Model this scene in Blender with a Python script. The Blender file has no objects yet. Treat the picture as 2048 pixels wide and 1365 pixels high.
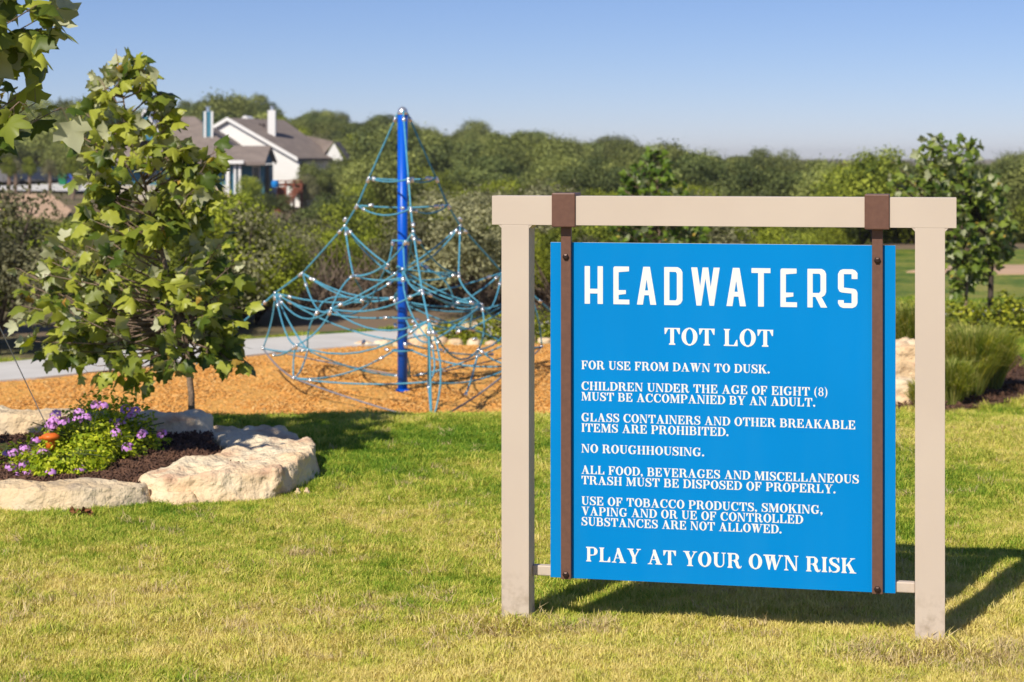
import bpy, bmesh, math, random
import numpy as np
from mathutils import Vector, Matrix
PI = math.pi
rng = np.random.default_rng(7); random.seed(7)
S = bpy.context.scene
# ------------------------------------------------------------------ camera, light, exposure
FPX = 3812.0; CX = 1024.0; HY = 315.0; CH = 1.70
cam_d = bpy.data.cameras.new('camera'); cam = bpy.data.objects.new('camera', cam_d)
S.collection.objects.link(cam); S.camera = cam
cam.location = (0, 0, CH); cam.rotation_euler = (PI / 2, 0, 0)
cam_d.sensor_width = 36; cam_d.lens = FPX / 2048 * 36
cam_d.shift_y = -(682.5 - HY) / 2048
cam_d.clip_start = 0.1; cam_d.clip_end = 6000
cam_d.dof.use_dof = True; cam_d.dof.focus_distance = 6.8; cam_d.dof.aperture_fstop = 5.6
SUN = Vector((-0.536, -0.957, 1.0)).normalized()          # towards the sun
W = bpy.data.worlds.new('World'); S.world = W; W.use_nodes = True
nt = W.node_tree; bg = nt.nodes['Background']
sky = nt.nodes.new('ShaderNodeTexSky'); sky.sky_type = 'NISHITA'; sky.sun_disc = False
sky.sun_elevation = math.asin(SUN.z); sky.sun_rotation = math.atan2(SUN.x, SUN.y)
sky.altitude = 2500; sky.air_density = 1.0; sky.dust_density = 0.6; sky.ozone_density = 10.0
wb = nt.nodes.new('ShaderNodeMix'); wb.data_type = 'RGBA'; wb.blend_type = 'MULTIPLY'; wb.inputs[0].default_value = 1   # the photograph's white balance
wb.inputs[7].default_value = (1.17, .935, .93, 1); nt.links.new(sky.outputs[0], wb.inputs[6]); nt.links.new(wb.outputs[2], bg.inputs[0]); bg.inputs[1].default_value = 0.095
sl = bpy.data.lights.new('sun', 'SUN'); sl.energy = 4.6; sl.angle = math.radians(0.53); sl.color = (1.0, 0.92, 0.79)
so = bpy.data.objects.new('sun', sl); S.collection.objects.link(so)
so.rotation_euler = SUN.to_track_quat('Z', 'Y').to_euler(); so.location = (-20, -30, 40)
S.view_settings.view_transform = 'Standard'; S.view_settings.look = 'None'
S.view_settings.exposure = 0.12; S.view_settings.gamma = 1.0; S.view_settings.use_curve_mapping = False
S.cycles.use_denoising = True
S.cycles.max_bounces = 6; S.cycles.transparent_max_bounces = 6; S.cycles.diffuse_bounces = 3; S.cycles.volume_bounces = 0
S.cycles.caustics_reflective = False; S.cycles.caustics_refractive = False

# ------------------------------------------------------------------ helpers
C = S.collection
def link(o, parent=None):
    C.objects.link(o)
    if parent is not None: o.parent = parent
    return o
def tag(o, label=None, cat=None, group=None, kind=None):
    if label: o['label'] = label
    if cat: o['category'] = cat
    if group: o['group'] = group
    if kind: o['kind'] = kind
    return o
def thing(name, label, cat, loc=(0, 0, 0), rotz=0, group=None):
    o = bpy.data.objects.new(name, None); link(o); o.location = loc; o.rotation_euler = (0, 0, rotz)
    o.empty_display_size = 0.1
    return tag(o, label, cat, group)
def mesh(name, verts, faces, mats=None, smooth=False, fm=None, attrs=None):
    me = bpy.data.meshes.new(name)
    if isinstance(verts, np.ndarray) and isinstance(faces, np.ndarray):
        nv = len(verts); nf, k = faces.shape
        me.vertices.add(nv); me.vertices.foreach_set('co', verts.astype(np.float32).ravel())
        me.loops.add(nf * k); me.loops.foreach_set('vertex_index', faces.astype(np.int32).ravel())
        me.polygons.add(nf); me.polygons.foreach_set('loop_start', np.arange(nf, dtype=np.int32) * k)
        me.update(calc_edges=True); me.validate()
    else:
        me.from_pydata([tuple(v) for v in verts], [], [tuple(f) for f in faces]); me.update()
    for m in (mats or []): me.materials.append(m)
    if fm is not None: me.polygons.foreach_set('material_index', np.asarray(fm, dtype=np.int32))
    if smooth: me.polygons.foreach_set('use_smooth', np.ones(len(me.polygons), dtype=bool))
    for an, av in (attrs or {}).items():
        a = me.attributes.new(an, 'FLOAT', 'POINT'); a.data.foreach_set('value', np.asarray(av, dtype=np.float32))
    return me
def obj(name, me, parent=None, loc=None, M=None):
    o = bpy.data.objects.new(name, me); link(o, parent)
    if loc is not None: o.location = loc
    if M is not None: o.matrix_basis = M
    return o
class MB:
    def __init__(s): s.v = []; s.f = []; s.m = []
    def add(s, vs, fs, mi=0):
        b = len(s.v); s.v += [tuple(v) for v in vs]; s.f += [tuple(i + b for i in f) for f in fs]; s.m += [mi] * len(fs); return s
    def box(s, x0, x1, y0, y1, z0, z1, mi=0):
        return s.add([(x0,y0,z0),(x1,y0,z0),(x1,y1,z0),(x0,y1,z0),(x0,y0,z1),(x1,y0,z1),(x1,y1,z1),(x0,y1,z1)],
                     [(0,3,2,1),(4,5,6,7),(0,1,5,4),(1,2,6,5),(2,3,7,6),(3,0,4,7)], mi)
    def tube(s, pts, rad, n=6, mi=0, cap=True):
        pts = [Vector(p) for p in pts]
        if not isinstance(rad, (list, tuple)): rad = [rad] * len(pts)
        rings = []; up = Vector((0.13, 0.31, 0.94))
        for i, p in enumerate(pts):
            t = (pts[min(i + 1, len(pts) - 1)] - pts[max(i - 1, 0)]).normalized()
            a = t.cross(up)
            if a.length < 0.2: a = t.cross(Vector((1, 0, 0)))
            a.normalize(); b = t.cross(a)
            rings.append([p + (a * math.cos(2 * PI * k / n) + b * math.sin(2 * PI * k / n)) * rad[i] for k in range(n)])
        vs = [q for r in rings for q in r]; fs = []
        for i in range(len(pts) - 1):
            for k in range(n):
                k2 = (k + 1) % n
                fs.append((i*n+k, i*n+k2, (i+1)*n+k2, (i+1)*n+k))
        if cap: fs.append(tuple(range(n))[::-1]); fs.append(tuple((len(pts)-1)*n + k for k in range(n)))
        return s.add(vs, fs, mi)
    def lathe(s, prof, n=12, c=(0, 0, 0), mi=0):
        vs = []; fs = []
        for r, z in prof:
            for k in range(n): vs.append((c[0] + r*math.cos(2*PI*k/n), c[1] + r*math.sin(2*PI*k/n), c[2] + z))
        for i in range(len(prof) - 1):
            for k in range(n):
                k2 = (k+1) % n; fs.append((i*n+k, i*n+k2, (i+1)*n+k2, (i+1)*n+k))
        fs.append(tuple(range(n))[::-1]); fs.append(tuple((len(prof)-1)*n + k for k in range(n)))
        return s.add(vs, fs, mi)
    def mesh(s, name, mats, smooth=False): return mesh(name, s.v, s.f, mats, smooth, s.m)
    def build(s, name, mats, parent=None, smooth=False, loc=None, M=None, bevel=0):
        o = obj(name, s.mesh(name, mats if isinstance(mats, list) else [mats], smooth), parent, loc, M)
        if bevel:
            b = o.modifiers.new('bevel', 'BEVEL'); b.width = bevel; b.segments = 2; b.limit_method = 'ANGLE'; b.angle_limit = 0.6
        return o
def px(x, y, D): return Vector(((x - CX) * D / FPX, D, CH - (y - HY) * D / FPX))

# ------------------------------------------------------------------ materials
def mat(name, col, col2=None, scale=5.0, rough=0.8, bump=0.0, bscale=None, spec=0.3, metal=0.0, trans=0.0, detail=4, objrand=0.0, tint=0.0,
        back=None, coord='pos', contrast=(0.35, 0.65), tcol=None, bdist=0.02):
    m = bpy.data.materials.new(name); m.use_nodes = True
    n = m.node_tree.nodes; l = m.node_tree.links
    p = n['Principled BSDF']; out = n['Material Output']
    p.inputs['Roughness'].default_value = rough; p.inputs['Metallic'].default_value = metal
    p.inputs['Specular IOR Level'].default_value = spec
    if coord == 'pos': co = n.new('ShaderNodeNewGeometry').outputs['Position']
    else: co = n.new('ShaderNodeTexCoord').outputs['Object']
    def rgb(c):
        r = n.new('ShaderNodeRGB'); r.outputs[0].default_value = (*c, 1); return r.outputs[0]
    cur = rgb(col)
    def mix(a, b, fac, mode='MIX'):
        x = n.new('ShaderNodeMix'); x.data_type = 'RGBA'; x.blend_type = mode
        l.new(a, x.inputs[6]); l.new(b, x.inputs[7])
        if isinstance(fac, float): x.inputs[0].default_value = fac
        else: l.new(fac, x.inputs[0])
        return x.outputs[2]
    if col2:
        t = n.new('ShaderNodeTexNoise'); t.inputs['Scale'].default_value = scale; t.inputs['Detail'].default_value = detail
        l.new(co, t.inputs['Vector'])
        r = n.new('ShaderNodeMapRange'); r.inputs[1].default_value = contrast[0]; r.inputs[2].default_value = contrast[1]
        l.new(t.outputs['Fac'], r.inputs[0]); cur = mix(cur, rgb(col2), r.outputs[0])
    def scaleval(cur, sock, amt):
        r = n.new('ShaderNodeMapRange'); r.inputs[3].default_value = 1 - amt; r.inputs[4].default_value = 1 + amt
        l.new(sock, r.inputs[0])
        x = n.new('ShaderNodeVectorMath'); x.operation = 'SCALE'; l.new(cur, x.inputs[0]); l.new(r.outputs[0], x.inputs['Scale']); return x.outputs[0]
    if tint:
        a = n.new('ShaderNodeAttribute'); a.attribute_name = 'tint'
        if tcol: cur = mix(cur, rgb(tcol), a.outputs['Fac'])
        cur = scaleval(cur, a.outputs['Fac'], tint)
    if objrand:
        oi = n.new('ShaderNodeObjectInfo'); cur = scaleval(cur, oi.outputs['Random'], objrand)
    if back:
        g = n.new('ShaderNodeNewGeometry'); cur = mix(cur, rgb(back), g.outputs['Backfacing'])
    l.new(cur, p.inputs['Base Color'])
    if bump:
        t = n.new('ShaderNodeTexNoise'); t.inputs['Scale'].default_value = bscale or scale * 4; t.inputs['Detail'].default_value = 5
        l.new(co, t.inputs['Vector']); b = n.new('ShaderNodeBump'); b.inputs['Strength'].default_value = bump; b.inputs['Distance'].default_value = bdist
        l.new(t.outputs['Fac'], b.inputs['Height']); l.new(b.outputs[0], p.inputs['Normal'])
    if trans:
        tr = n.new('ShaderNodeBsdfTranslucent')
        y = mix(cur, rgb((1.0, 1.0, 0.25)), 1.0, 'MULTIPLY'); l.new(y, tr.inputs[0])
        ms = n.new('ShaderNodeMixShader'); ms.inputs[0].default_value = trans
        l.new(p.outputs[0], ms.inputs[1]); l.new(tr.outputs[0], ms.inputs[2]); l.new(ms.outputs[0], out.inputs[0])
    return m
M_ = {}
M_['tan'] = mat('tan_paint', (.60, .505, .42), (.575, .48, .40), 3, .5, .06, 900, bdist=.002)
M_['brown'] = mat('brown_paint', (.165, .083, .058), (.14, .07, .05), 60, .45, .12, 500, bdist=.002)
M_['bolt'] = mat('bolt_metal', (.05, .03, .025), None, rough=.4, metal=.6)
M_['blue'] = mat('panel_blue', (0, .232, .63), (0, .222, .60), 1.5, .5, .01, 300, bdist=.001, spec=.08)
M_['white'] = mat('lettering_white', (.82, .82, .80), None, rough=.5)
M_['edge'] = mat('panel_edge', (.62, .64, .62), None, rough=.6)
M_['pole'] = mat('pole_blue', (.001, .10, .62), None, rough=.35)
M_['rope'] = mat('rope_blue', (.07, .30, .44), (.11, .38, .54), 40, .8, .4, 300, bdist=.004)
M_['rope_g'] = mat('rope_grey', (.24, .27, .33), (.18, .2, .25), 40, .8)
M_['silver'] = mat('clamp_silver', (.78, .80, .82), None, rough=.28, metal=.8)
M_['bark'] = mat('bark_pale', (.32, .23, .17), (.16, .11, .08), 14, .9, .5, 60)
M_['bark_d'] = mat('bark_dark', (.11, .085, .065), (.06, .045, .035), 12, .9, .5, 60)
M_['mulch'] = mat('mulch_ground', (.76, .41, .10), (.62, .31, .07), 8, .95, .5, 45)
M_['bedsoil'] = mat('bed_mulch', (.13, .07, .045), (.07, .036, .025), 9, .95, .9, 50)
M_['concrete'] = mat('concrete', (.66, .64, .61), (.58, .56, .53), 2, .9, .1, 60)
M_['sand'] = mat('sand', (.60, .40, .26), (.50, .34, .22), .6, .95, .2, 10)
M_['asphalt'] = mat('asphalt', (.2, .19, .19), (.16, .15, .15), 2, .9)

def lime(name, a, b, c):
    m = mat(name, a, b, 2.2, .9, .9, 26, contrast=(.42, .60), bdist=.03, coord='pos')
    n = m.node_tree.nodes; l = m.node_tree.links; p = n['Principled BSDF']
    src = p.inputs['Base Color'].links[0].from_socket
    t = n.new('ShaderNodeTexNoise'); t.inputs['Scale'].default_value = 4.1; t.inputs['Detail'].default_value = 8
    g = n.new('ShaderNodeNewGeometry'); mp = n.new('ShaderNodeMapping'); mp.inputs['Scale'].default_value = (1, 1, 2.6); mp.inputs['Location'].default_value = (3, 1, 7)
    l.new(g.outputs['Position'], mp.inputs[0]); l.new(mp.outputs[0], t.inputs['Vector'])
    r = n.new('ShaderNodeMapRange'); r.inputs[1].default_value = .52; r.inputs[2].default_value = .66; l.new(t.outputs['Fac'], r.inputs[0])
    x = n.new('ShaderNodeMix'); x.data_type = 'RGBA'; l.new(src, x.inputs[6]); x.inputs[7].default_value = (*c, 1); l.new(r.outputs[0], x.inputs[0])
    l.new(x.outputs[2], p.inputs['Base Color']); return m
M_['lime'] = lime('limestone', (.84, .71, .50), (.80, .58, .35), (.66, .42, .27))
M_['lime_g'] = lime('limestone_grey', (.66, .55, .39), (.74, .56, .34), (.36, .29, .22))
M_['syc'] = mat('sycamore_leaf', (.085, .165, .018), (.13, .20, .025), 3.5, .45, 0, tint=.35, tcol=(.40, .42, .055), back=(.58, .59, .38), trans=.3, spec=.4, contrast=(.4, .6))
M_['syc_y'] = mat('young_leaf', (.42, .36, .05), (.50, .27, .05), 9, .6, 0, trans=.3)
M_['syc2'] = mat('maple_leaf', (.08, .16, .018), (.13, .20, .025), 3.5, .5, 0, tint=.35, tcol=(.20, .25, .035), back=(.45, .48, .28), trans=.22, spec=.35)

# soil splashed up the foot of the tan posts, faint dusty streaks on the panel
def stain(m, col, z0, z1, sc, amt, stretch=1.0):
    n = m.node_tree.nodes; l = m.node_tree.links; p = n['Principled BSDF']; src = p.inputs['Base Color'].links[0].from_socket
    g = n.new('ShaderNodeNewGeometry'); sx = n.new('ShaderNodeSeparateXYZ'); l.new(g.outputs['Position'], sx.inputs[0])
    mp = n.new('ShaderNodeMapping'); mp.inputs['Scale'].default_value = (1, 1, stretch); l.new(g.outputs['Position'], mp.inputs[0])
    t = n.new('ShaderNodeTexNoise'); t.inputs['Scale'].default_value = sc; t.inputs['Detail'].default_value = 6; l.new(mp.outputs[0], t.inputs['Vector'])
    a = n.new('ShaderNodeMapRange'); a.inputs[1].default_value = z0; a.inputs[2].default_value = z1; a.inputs[3].default_value = 1; a.inputs[4].default_value = 0; l.new(sx.outputs[2], a.inputs[0])
    b = n.new('ShaderNodeMapRange'); b.inputs[1].default_value = .45; b.inputs[2].default_value = .7; b.inputs[4].default_value = amt; l.new(t.outputs['Fac'], b.inputs[0])
    c = n.new('ShaderNodeMath'); c.operation = 'MULTIPLY'; l.new(a.outputs[0], c.inputs[0]); l.new(b.outputs[0], c.inputs[1])
    x = n.new('ShaderNodeMix'); x.data_type = 'RGBA'; l.new(c.outputs[0], x.inputs[0]); l.new(src, x.inputs[6]); x.inputs[7].default_value = (*col, 1); l.new(x.outputs[2], p.inputs['Base Color'])
stain(M_['tan'], (.30, .23, .16), .02, .22, 35, .8)
stain(M_['tan'], (.66, .60, .52), -5, 3, 7, .15, .15)
stain(M_['blue'], (.05, .33, .62), -5, 3, 9, .22, .12)
M_['syc3'] = mat('dark_maple_leaf', (.05, .12, .012), (.08, .15, .016), 3.5, .45, 0, tint=.35, tcol=(.16, .24, .025), back=(.34, .38, .20), trans=.25)
def grass_mat(name, tint=True):
    m = bpy.data.materials.new(name); m.use_nodes = True; n = m.node_tree.nodes; l = m.node_tree.links
    p = n['Principled BSDF']; p.inputs['Roughness'].default_value = .6; p.inputs['Specular IOR Level'].default_value = .25
    g = n.new('ShaderNodeNewGeometry'); sx = n.new('ShaderNodeSeparateXYZ'); l.new(g.outputs['Position'], sx.inputs[0])
    def noise(sc, det=3):
        t = n.new('ShaderNodeTexNoise'); t.inputs['Scale'].default_value = sc; t.inputs['Detail'].default_value = det; l.new(g.outputs['Position'], t.inputs['Vector']); return t.outputs['Fac']
    def math_(op, a, b):
        x = n.new('ShaderNodeMath'); x.operation = op
        for i, s in enumerate((a, b)):
            if isinstance(s, (int, float)): x.inputs[i].default_value = s
            else: l.new(s, x.inputs[i])
        return x.outputs[0]
    # dryness: straw patches near the sign, greener and better watered further on
    yr = n.new('ShaderNodeMapRange'); yr.inputs[1].default_value = 6.6; yr.inputs[2].default_value = 9.6; yr.inputs[3].default_value = .22; yr.inputs[4].default_value = -.10
    l.new(sx.outputs[1], yr.inputs[0])
    xr = n.new('ShaderNodeMapRange'); xr.inputs[1].default_value = .2; xr.inputs[2].default_value = 3.0; xr.inputs[3].default_value = 0; xr.inputs[4].default_value = .17
    l.new(sx.outputs[0], xr.inputs[0])
    yb = n.new('ShaderNodeMapRange'); yb.inputs[1].default_value = 19; yb.inputs[2].default_value = 23; yb.inputs[3].default_value = 1; yb.inputs[4].default_value = 0
    l.new(sx.outputs[1], yb.inputs[0])
    d = math_('ADD', math_('MULTIPLY', noise(.75, 4), 1.25), math_('ADD', yr.outputs[0], math_('MULTIPLY', xr.outputs[0], yb.outputs[0])))
    d = math_('ADD', d, math_('MULTIPLY', math_('SUBTRACT', noise(7, 3), .44), .8))
    if tint:
        a = n.new('ShaderNodeAttribute'); a.attribute_name = 'tint'
        d = math_('ADD', d, math_('MULTIPLY', math_('SUBTRACT', a.outputs['Fac'], .5), .5))
    cr = n.new('ShaderNodeValToRGB'); e = cr.color_ramp.elements
    e[0].position = .30; e[0].color = (.15, .29, .022, 1); e[1].position = 1.05; e[1].color = (.88, .74, .27, 1)
    for pos, c in ((.48, (.30, .44, .035)), (.63, (.52, .57, .07)), (.82, (.74, .68, .14))):
        x = e.new(pos); x.color = (*c, 1)
    l.new(d, cr.inputs[0])
    col = cr.outputs[0]
    if not tint:
        v = n.new('ShaderNodeVectorMath'); v.operation = 'SCALE'; l.new(col, v.inputs[0])
        r = n.new('ShaderNodeMapRange'); r.inputs[3].default_value = .22; r.inputs[4].default_value = .7; l.new(noise(60, 5), r.inputs[0]); r.inputs[1].default_value=.3; r.inputs[2].default_value=.7
        l.new(r.outputs[0], v.inputs['Scale']); col = v.outputs[0]
        b = n.new('ShaderNodeBump'); b.inputs['Strength'].default_value = .9; b.inputs['Distance'].default_value = .03; l.new(noise(40, 6), b.inputs['Height']); l.new(b.outputs[0], p.inputs['Normal'])
    l.new(col, p.inputs['Base Color'])
    if tint:
        tr = n.new('ShaderNodeBsdfTranslucent'); l.new(col, tr.inputs[0]); ms = n.new('ShaderNodeMixShader'); ms.inputs[0].default_value = .3
        l.new(p.outputs[0], ms.inputs[1]); l.new(tr.outputs[0], ms.inputs[2]); l.new(ms.outputs[0], n['Material Output'].inputs[0])
    return m
M_['lawn'] = grass_mat('lawn_thatch', False); M_['blade'] = grass_mat('grass_blade', True)

# ------------------------------------------------------------------ terrain
def sstep(a, b, x): t = np.clip((x - a) / (b - a), 0, 1); return t * t * (3 - 2 * t)
def terrain(X, Y):
    X = np.asarray(X, float); Y = np.asarray(Y, float)
    z = -.806 * sstep(12.25, 15.8, Y + .05*np.sin(X*2.3))      # level lawn, then a bank down to the play area
    r = np.clip(X / np.maximum(Y, 1.0), -.45, .45); xx = CX + FPX * r
    right = sstep(.13, .19, r)
    edge = 31.5 + 24 * right
    val = -.806 - 1.7 * sstep(0, 16, Y - edge)
    z130 = np.interp(xx, [-600, 300, 650, 900], [-1.2, -1.2, -2.0, -2.5])
    z240 = np.interp(xx, [-700, 60, 200, 430, 700, 900, 1100, 1400, 1600, 2300], [1.2, 2.2, 4.2, 5.6, 3.6, 2.0, 0.2, -1.8, -3.4, -4.5])
    t1 = sstep(75, 128, Y); val = np.where(Y > edge + 16, -2.506 + (z130 + 2.506) * t1, val)
    hill0 = np.interp(xx, [-400, 200, 600], [185, 150, 140])
    t2 = np.clip((Y - hill0) / (245 - hill0), 0, 1)
    val = val + (z240 - z130) * t2 ** 1.2
    t3 = sstep(260, 560, Y); val = val * (1 - t3) + (-4.6) * t3
    t4 = sstep(900, 1500, Y); val = val + 2.6 * t4
    return np.where(Y > 31.4, val, z)
def zt(x, y): return float(terrain(x, y))
ys = np.concatenate([np.linspace(-30, 6, 8)[:-1], np.linspace(6, 34, 40)[:-1], np.linspace(34, 300, 120)[:-1], np.geomspace(300, 4000, 40)])
rs = np.concatenate([np.linspace(-1.6, -.5, 12)[:-1], np.linspace(-.5, .5, 121)[:-1], np.linspace(.5, 1.6, 12)])
vs = []
for y in ys:
    w = max(y, 25.0)
    for r in rs: vs.append((r * w, y))
vs = np.array(vs); zz = terrain(vs[:, 0], vs[:, 1])
V = np.column_stack([vs, zz - .03]); nr = len(rs)
F = np.array([(i*nr+j, i*nr+j+1, (i+1)*nr+j+1, (i+1)*nr+j) for i in range(len(ys)-1) for j in range(nr-1)])
M_['dirt'] = mat('brush_soil', (.22, .155, .10), (.13, .12, .05), .35, .95, .5, 4, contrast=(.4, .6))
g = obj('ground', mesh('ground', V, F, [M_['dirt']], True)); tag(g, kind='structure')

# path centre line, on the flat behind the play area
PATH = [(-14, 16.2), (-10, 19.0), (-5.9, 22), (-3.3, 25.1), (-1.54, 26.4), (.45, 27.8), (3.5, 28.9), (6.8, 29.5), (8.2, 30.2), (14, 31.6), (24, 33)]
def path_y(x): return float(np.interp(x, [p[0] for p in PATH], [p[1] for p in PATH]))
def yfar(x):
    return path_y(x) + 1.9 + (52 - path_y(x) - 1.9) * float(sstep(4.3, 5.6, np.float64(x)))
def sheet(name, xs, y0f, y1f, n, dz, m):
    v = []; 
    for x in xs:
        a, b = y0f(x), y1f(x)
        for k in range(n + 1):
            y = a + (b - a) * k / n; v.append((x, y, zt(x, y) + dz))
    v = np.array(v); f = np.array([(i*(n+1)+k, (i+1)*(n+1)+k, (i+1)*(n+1)+k+1, i*(n+1)+k+1) for i in range(len(xs)-1) for k in range(n)])
    return obj(name, mesh(name, v, f, [m], True))
tag(sheet('lawn', np.linspace(-16, 24, 120), lambda x: -12.0, yfar, 120, -.004, M_['lawn']), kind='structure')
def ribbon(name, pts, w, dz, th, m):
    mb = MB(); P = [Vector((x, y, 0)) for x, y in pts]; Q = []
    for i in range(len(P) - 1):
        for k in range(6): Q.append(P[i].lerp(P[i+1], k / 6))
    Q.append(P[-1]); vs = []
    for i, q in enumerate(Q):
        t = (Q[min(i+1, len(Q)-1)] - Q[max(i-1, 0)]).normalized(); n = Vector((-t.y, t.x, 0))
        for s in (-1, 1):
            c = q + n * w / 2 * s; z = zt(c.x, c.y) + dz; vs.append((c.x, c.y, z)); vs.append((c.x, c.y, z - th))
    fs = []
    for i in range(len(Q) - 1):
        a = i*4; b = a+4; fs += [(a, b, b+2, a+2), (a, a+1, b+1, b), (a+2, b+2, b+3, a+3)]
    return mb.add(vs, fs).build(name, m)
tag(ribbon('path', PATH, 1.65, .035, .12, M_['concrete']), kind='structure')
tag(ribbon('sand_path', [(9.4, 43.0), (10.5, 42.4), (14, 42.4), (24, 43.4)], 3.4, .02, .1, M_['sand']), kind='structure')
def inpoly(x, y, P):
    c = False; j = len(P) - 1
    for i in range(len(P)):
        if (P[i][1] > y) != (P[j][1] > y) and x < (P[j][0]-P[i][0]) * (y-P[i][1]) / (P[j][1]-P[i][1]) + P[i][0]: c = not c
        j = i
    return c
def polysheet(name, P, dz, m, dome=0.0, step=.25, zfun=None):
    bm = bmesh.new(); vv = [bm.verts.new((x, y, 0)) for x, y in P]; bm.faces.new(vv)
    xs = np.arange(min(p[0] for p in P), max(p[0] for p in P), step); y_ = np.arange(min(p[1] for p in P), max(p[1] for p in P), step)
    for x in xs: bmesh.ops.bisect_plane(bm, geom=bm.verts[:]+bm.edges[:]+bm.faces[:], plane_co=(x+.001, 0, 0), plane_no=(1, 0, 0))
    for y in y_: bmesh.ops.bisect_plane(bm, geom=bm.verts[:]+bm.edges[:]+bm.faces[:], plane_co=(0, y+.001, 0), plane_no=(0, 1, 0))
    for v in bm.verts:
        v.co.z = (zfun(v.co.x, v.co.y) if zfun else zt(v.co.x, v.co.y) + dz)
    me = bpy.data.meshes.new(name); bm.to_mesh(me); bm.free(); me.materials.append(m)
    me.polygons.foreach_set('use_smooth', np.ones(len(me.polygons), dtype=bool))
    return obj(name, me)
def flat(x, y): D = 2.506 * FPX / (y - HY); return ((x - CX) * D / FPX, D)
MULCH = [(-9.5, 16.4), (-7, 16.1), (-4, 16.0), (-1, 16.0), (1.5, 16.0), (3.2, 16.8), (3.9, 19.8), (4.0, 21.8), (3.4, 24), (2.2, 25.2), (.6, 25.5), (-.7, 25.3), (-1.9, 25.1), (-3.0, 24.35), (-4.0, 23.25), (-5.7, 21.2), (-8, 19.4)]
tag(polysheet('play_mulch', MULCH, .012, M_['mulch'], step=.8), kind='structure')
RBED = [flat(*q) for q in ((1640, 792), (1740, 812), (1800, 822), (1900, 825), (1980, 813), (2060, 796), (2140, 778), (2140, 738), (2060, 738), (2022, 700), (2030, 678), (2140, 672), (2140, 650), (1990, 652), (1850, 650), (1700, 655))]
tag(polysheet('shrub_bed', RBED, .012, M_['bedsoil'], step=.8), kind='structure')
def zbed(x, y): return zt(x, y) + .10 + .025 * math.sin(x * 2.1) * math.cos(y * 1.7)
BED = [(-7, 10.2), (-2.9, 10.25), (-2.4, 10.3), (-2.0, 10.5), (-1.85, 11.0), (-1.6, 11.5), (-1.65, 12.2), (-1.95, 12.7), (-2.1, 13.3), (-2.25, 14.3), (-3.0, 14.5), (-4.2, 14.8), (-7, 14.8)]
BED = [(x * 6480/(301*y+4071), y * 6480/(301*y+4071)) for x, y in BED]
tag(polysheet('flower_bed', BED, 0, M_['bedsoil'], step=.2, zfun=zbed), kind='structure')

# ------------------------------------------------------------------ geometry nodes scatter (stuff)
def scatter(name, pts, rots, scl, protos, label=None, cat=None, parent=None):
    col = bpy.data.collections.new(name + '_pieces')
    for p in protos: col.objects.link(p)
    n = len(pts); me = bpy.data.meshes.new(name); me.vertices.add(n); me.vertices.foreach_set('co', np.asarray(pts, np.float32).ravel())
    a = me.attributes.new('rot', 'FLOAT_VECTOR', 'POINT'); a.data.foreach_set('vector', np.asarray(rots, np.float32).ravel())
    s_ = np.asarray(scl, np.float32); s_ = np.repeat(s_[:, None], 3, 1) if s_.ndim == 1 else s_
    a = me.attributes.new('scl', 'FLOAT_VECTOR', 'POINT'); a.data.foreach_set('vector', s_.ravel())
    a = me.attributes.new('pick', 'INT', 'POINT'); a.data.foreach_set('value', rng.integers(0, len(protos), n).astype(np.int32))
    o = obj(name, me, parent)
    ng = bpy.data.node_groups.new(name, 'GeometryNodeTree')
    ng.interface.new_socket('Geometry', in_out='INPUT', socket_type='NodeSocketGeometry'); ng.interface.new_socket('Geometry', in_out='OUTPUT', socket_type='NodeSocketGeometry')
    gi = ng.nodes.new('NodeGroupInput'); go = ng.nodes.new('NodeGroupOutput'); ip = ng.nodes.new('GeometryNodeInstanceOnPoints')
    ci = ng.nodes.new('GeometryNodeCollectionInfo'); ci.inputs['Collection'].default_value = col; ci.inputs['Separate Children'].default_value = True; ci.inputs['Reset Children'].default_value = True
    def na(t, nm):
        x = ng.nodes.new('GeometryNodeInputNamedAttribute'); x.data_type = t; x.inputs['Name'].default_value = nm
        return [q for q in x.outputs if q.enabled and q.name == 'Attribute'][0]
    L = ng.links
    L.new(gi.outputs[0], ip.inputs['Points']); L.new(ci.outputs[0], ip.inputs['Instance']); ip.inputs['Pick Instance'].default_value = True
    L.new(na('INT', 'pick'), ip.inputs['Instance Index']); L.new(na('FLOAT_VECTOR', 'rot'), ip.inputs['Rotation']); L.new(na('FLOAT_VECTOR', 'scl'), ip.inputs['Scale'])
    L.new(ip.outputs[0], go.inputs[0])
    md = o.modifiers.new('scatter', 'NODES'); md.node_group = ng
    tag(o, label, cat, kind='stuff'); return o
def proto(name, me): return bpy.data.objects.new(name, me)

def tuft(seed, nb=95, rad=.06, h=(.010, .030), w=.0014, lean=1.5):
    r = np.random.default_rng(seed); V = []; Fq = []; T = []
    for b in range(nb):
        a = r.uniform(0, 2*PI); d = rad * math.sqrt(r.uniform()); x, y = d*math.cos(a), d*math.sin(a)
        az = r.uniform(0, 2*PI); hh = r.uniform(*h); ln = r.uniform(.1, lean) * hh; ca, sa = math.cos(az), math.sin(az)
        pa = az + PI/2 + r.uniform(-.6, .6); wx, wy = w*math.cos(pa)*r.uniform(.7, 1.3), w*math.sin(pa)
        i = len(V)
        V += [(x-wx, y-wy, -.004), (x+wx, y+wy, -.004), (x+ca*ln*.35+wx*.8, y+sa*ln*.35+wy*.8, hh*.6), (x+ca*ln*.35-wx*.8, y+sa*ln*.35-wy*.8, hh*.6), (x+ca*ln, y+sa*ln, hh*(1-.15*r.uniform()))]
        Fq += [(i, i+1, i+2), (i, i+2, i+3), (i+3, i+2, i+4)]; T += [r.uniform()] * 5
    return mesh('tuft', np.array(V), np.array(Fq), [M_['blade']], attrs={'tint': T})
tufts = [proto('grass_tuft', tuft(s)) for s in range(6)]
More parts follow.
